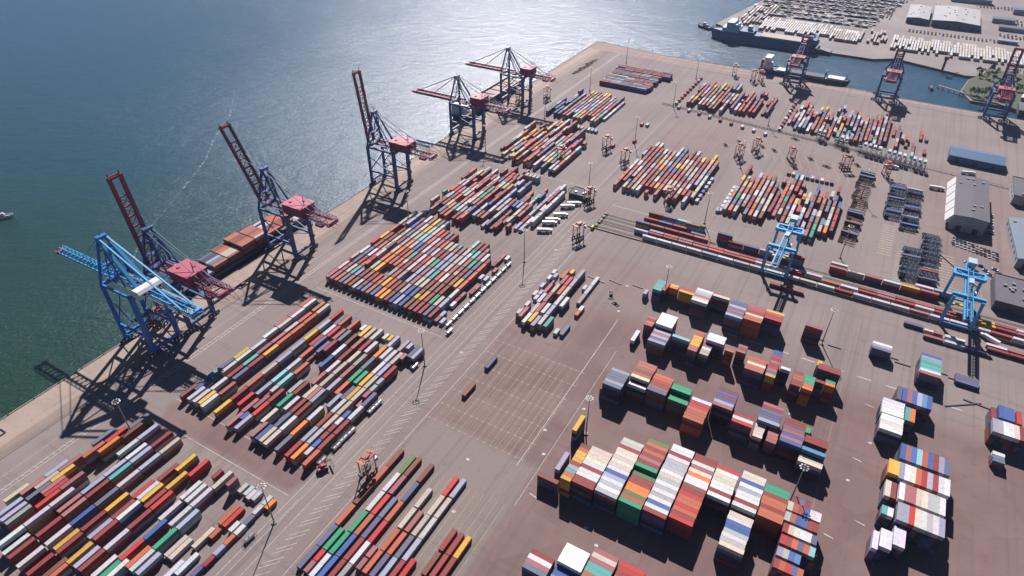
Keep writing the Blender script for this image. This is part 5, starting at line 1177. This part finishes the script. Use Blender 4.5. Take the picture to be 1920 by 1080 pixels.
# red terminal tractor, yellow box, loose spreaders, low walls
t = empty('forklift', (-191.5, 139.5, 0), R(-30)); b = MB(); b.box(-1.6, 1.6, -3.2, 1.4, 1.0, 2.6); b.build('body', M['red'], t); b = MB(); b.box(-.8, .8, -1, .8, 2.6, 4.0); b.build('cab', M['red'], t)
b = MB(); b.beam((-.7, -2.6, 3), (-.7, 4.4, 4.6), .5); b.build('boom', M['red'], t); b = MB(); b.box(-3, 3, 4.2, 5, 2.2, 2.7); b.build('spreader', M['dark'], t)
for x in (-1.4, 1.4):
    for y in (-2.4, 1.2): b = MB(); b.tube((x - .35, y, .85), (x + .35, y, .85), .85, 12); b.build('wheel', M['black'], t)
tag(t, 'red reach stacker at the near corner of the block abreast the blue crane', 'forklift')
t = empty('fuel_tank', (-168.3, 426.5, 0)); b = MB(); b.tube((0, -1.6, 1.6), (0, 1.6, 1.6), 1.3, 14); b.build('drum', M['yellow'], t); b = MB(); b.box(-1, 1, -1.2, -.9, 0, .8); b.box(-1, 1, .9, 1.2, 0, .8); b.build('stand', M['dark'], t)
tag(t, 'round yellow tank at the quay end of the railway tracks', 'tank')
def frame_thing(x, y, rz, lab, s=1, grp=None):
    t = empty('spreader_frame', (x, y, 0), R(rz)); b = MB()
    for sx in (-2.2 * s, 2.2 * s): b.beam((sx, -5 * s, .4), (sx, 5 * s, .4), .4, .5)
    for sy in (-5, -1.6, 1.6, 5): b.beam((-2.2 * s, sy * s, .4), (2.2 * s, sy * s, .4), .35, .4)
    b.beam((-2.2 * s, -1.6 * s, .9), (2.2 * s, 1.6 * s, .9), .3); b.build('beams', M['dark'], t); b = MB(); b.box(-1 * s, 1 * s, -1.5 * s, 1.5 * s, .6, 1.8); b.build('winch', M['rust'], t); tag(t, lab, 'spreader', grp)
frame_thing(-120.5, 352, 25, 'dark spreader frame lying on the open brown ground', .8); frame_thing(-114, 344.5, 70, 'smaller dark spreader frame beside the first one', .5)
frame_thing(-353, 232, 0, 'dark spreader lying on the quay beside the second red crane', .9); frame_thing(-46, 229.5 + 6, 0, 'dark spreader frame behind the fourth front stack', .9); frame_thing(-362, 66, 0, 'long dark beam lying on the quay at bottom left', 1)
for k, (x, y, rz) in enumerate(((-118, 640, 30), (-108, 655, 30), (-85, 655, 28), (-73, 652, 28), (-38, 650, 28), (-22, 640, 60), (-10, 652, 28), (3, 658, 28), (-60, 690, 60), (20, 622, 30))):
    frame_thing(x, y, rz, 'dark spreader parked on the open ground behind the yards', .8, 'spreaders parked behind the yards')
for k, (x, y, rz, L) in enumerate(((-137, 364, 8, 14), (-124, 368, 8, 10), (-108, 371, 5, 8), (14, 376, 0, 7), (24, 373, 0, 8), (56, 380, 0, 9), (63, 377, 0, 9), (83, 380, 0, 9), (92, 378, 0, 8), (96, 357, -35, 22), (108, 361, 5, 24), (60, 512, -40, 0))):
    if not L: continue
    b = MB(); b.box(-L / 2, L / 2, -.35, .35, 0, .5); o = b.build('low_barrier', M['dark']); o.location = (x, y, 0); o.rotation_euler.z = R(-rz); tag(o, 'low dark barrier on the pavement along the tall stacks', 'barrier', 'low barriers behind the stacks')
b = MB(); b.beam((76, 560, .5), (76, 528, .5), .8, 1); b.beam((76, 528, .5), (104, 490, .5), .8, 1); b.beam((104, 490, .5), (106, 468, .5), .8, 1); o = b.build('low_concrete_wall', M['concrete']); tag(o, 'pale low wall bending down from the workshop to the railway', 'wall')
# gangway pier at the basin end and mooring line of piles
b = MB()
for k in range(14): b.beam((60 + k * 6, 940 - k * 3.2, -4), (60 + k * 6, 940 - k * 3.2, .6), .8)
b.beam((60, 940, .8), (140, 898, .8), 2.2, .5); o = b.build('jetty', M['concrete']); tag(o, 'narrow jetty crossing the end of the dock basin', 'jetty')
# dock crane, bulk shore
t = empty('dock_crane', (62, 1006, 0)); b = MB(); b.tube((0, 0, 0), (0, 0, 14), 1.4, 10); b.build('pedestal', M['rust'], t); b = MB(); b.box(-2.5, 2.5, -3, 3, 14, 18); b.build('cab', M['orange_dark'], t); b = MB(); b.beam((0, 2, 17), (4, 34, 30), .9); b.build('jib', M['teal_steel'], t); tag(t, 'old dock crane with a dark jib on the opposite shore', 'crane')
# trees
def tree(x, y, h, seed, lab):
    r = random.Random(seed); t = empty('tree', (x, y, 1.0)); b = MB(); b.tube((0, 0, 0), (0, 0, h * .55), .28, 7, .14)
    for k in range(4): a = r.uniform(0, 6.3); b.tube((0, 0, h * (.3 + .06 * k)), (math.cos(a) * h * .22, math.sin(a) * h * .22, h * .65), .1, 5, .04)
    b.build('trunk', M['bark'], t); b = MB()
    cl = [(r.uniform(-.28, .28) * h, r.uniform(-.28, .28) * h, h * r.uniform(.45, .95), r.uniform(.12, .22) * h) for _ in range(9)]
    for cx, cy, cz, cr in cl:
        for _ in range(34):
            u = Vector((r.gauss(0, 1), r.gauss(0, 1), r.gauss(0, 1))).normalized() * cr * r.uniform(.5, 1.05); p = Vector((cx, cy, cz)) + u
            a = Vector((r.gauss(0, 1), r.gauss(0, 1), r.gauss(0, .6))).normalized() * r.uniform(.35, .8); c = a.cross(Vector((r.random(), r.random(), r.random() + .2))).normalized() * r.uniform(.3, .6)
            b.add([p - a, p + c, p + a, p - c], [(0, 1, 2, 3)])
    b.build('crown', M['leaf'], t); tag(t, lab, 'tree', 'trees on the grassy bank')
r = random.Random(3)
for k in range(34):
    x, y = r.uniform(100, 172), r.uniform(935, 1032)
    if k > 26: x, y = r.uniform(94, 125), r.uniform(912, 940)
    tree(x, y, r.uniform(6, 11), k, 'green bushy tree on the bank at the end of the dock basin')

# ================================================================ HAZE
mb = MB(); mb.box(-3500, 3500, -500, 3800, -9.5, 300)
hz = mb.build('haze', None if False else M['steel']); hz['kind'] = 'stuff'
hm = bpy.data.materials.new('thin_haze'); hm.use_nodes = True; nt = hm.node_tree; nt.nodes.clear()
pv = nt.nodes.new('ShaderNodeVolumePrincipled'); pv.inputs['Color'].default_value = (.58, .70, 1.0, 1); pv.inputs['Density'].default_value = HAZE; pv.inputs['Anisotropy'].default_value = .35
ot = nt.nodes.new('ShaderNodeOutputMaterial'); nt.links.new(pv.outputs[0], ot.inputs['Volume']); hz.data.materials.clear(); hz.data.materials.append(hm)
tag(hz, 'thin pale haze hanging over the whole harbour', 'haze')
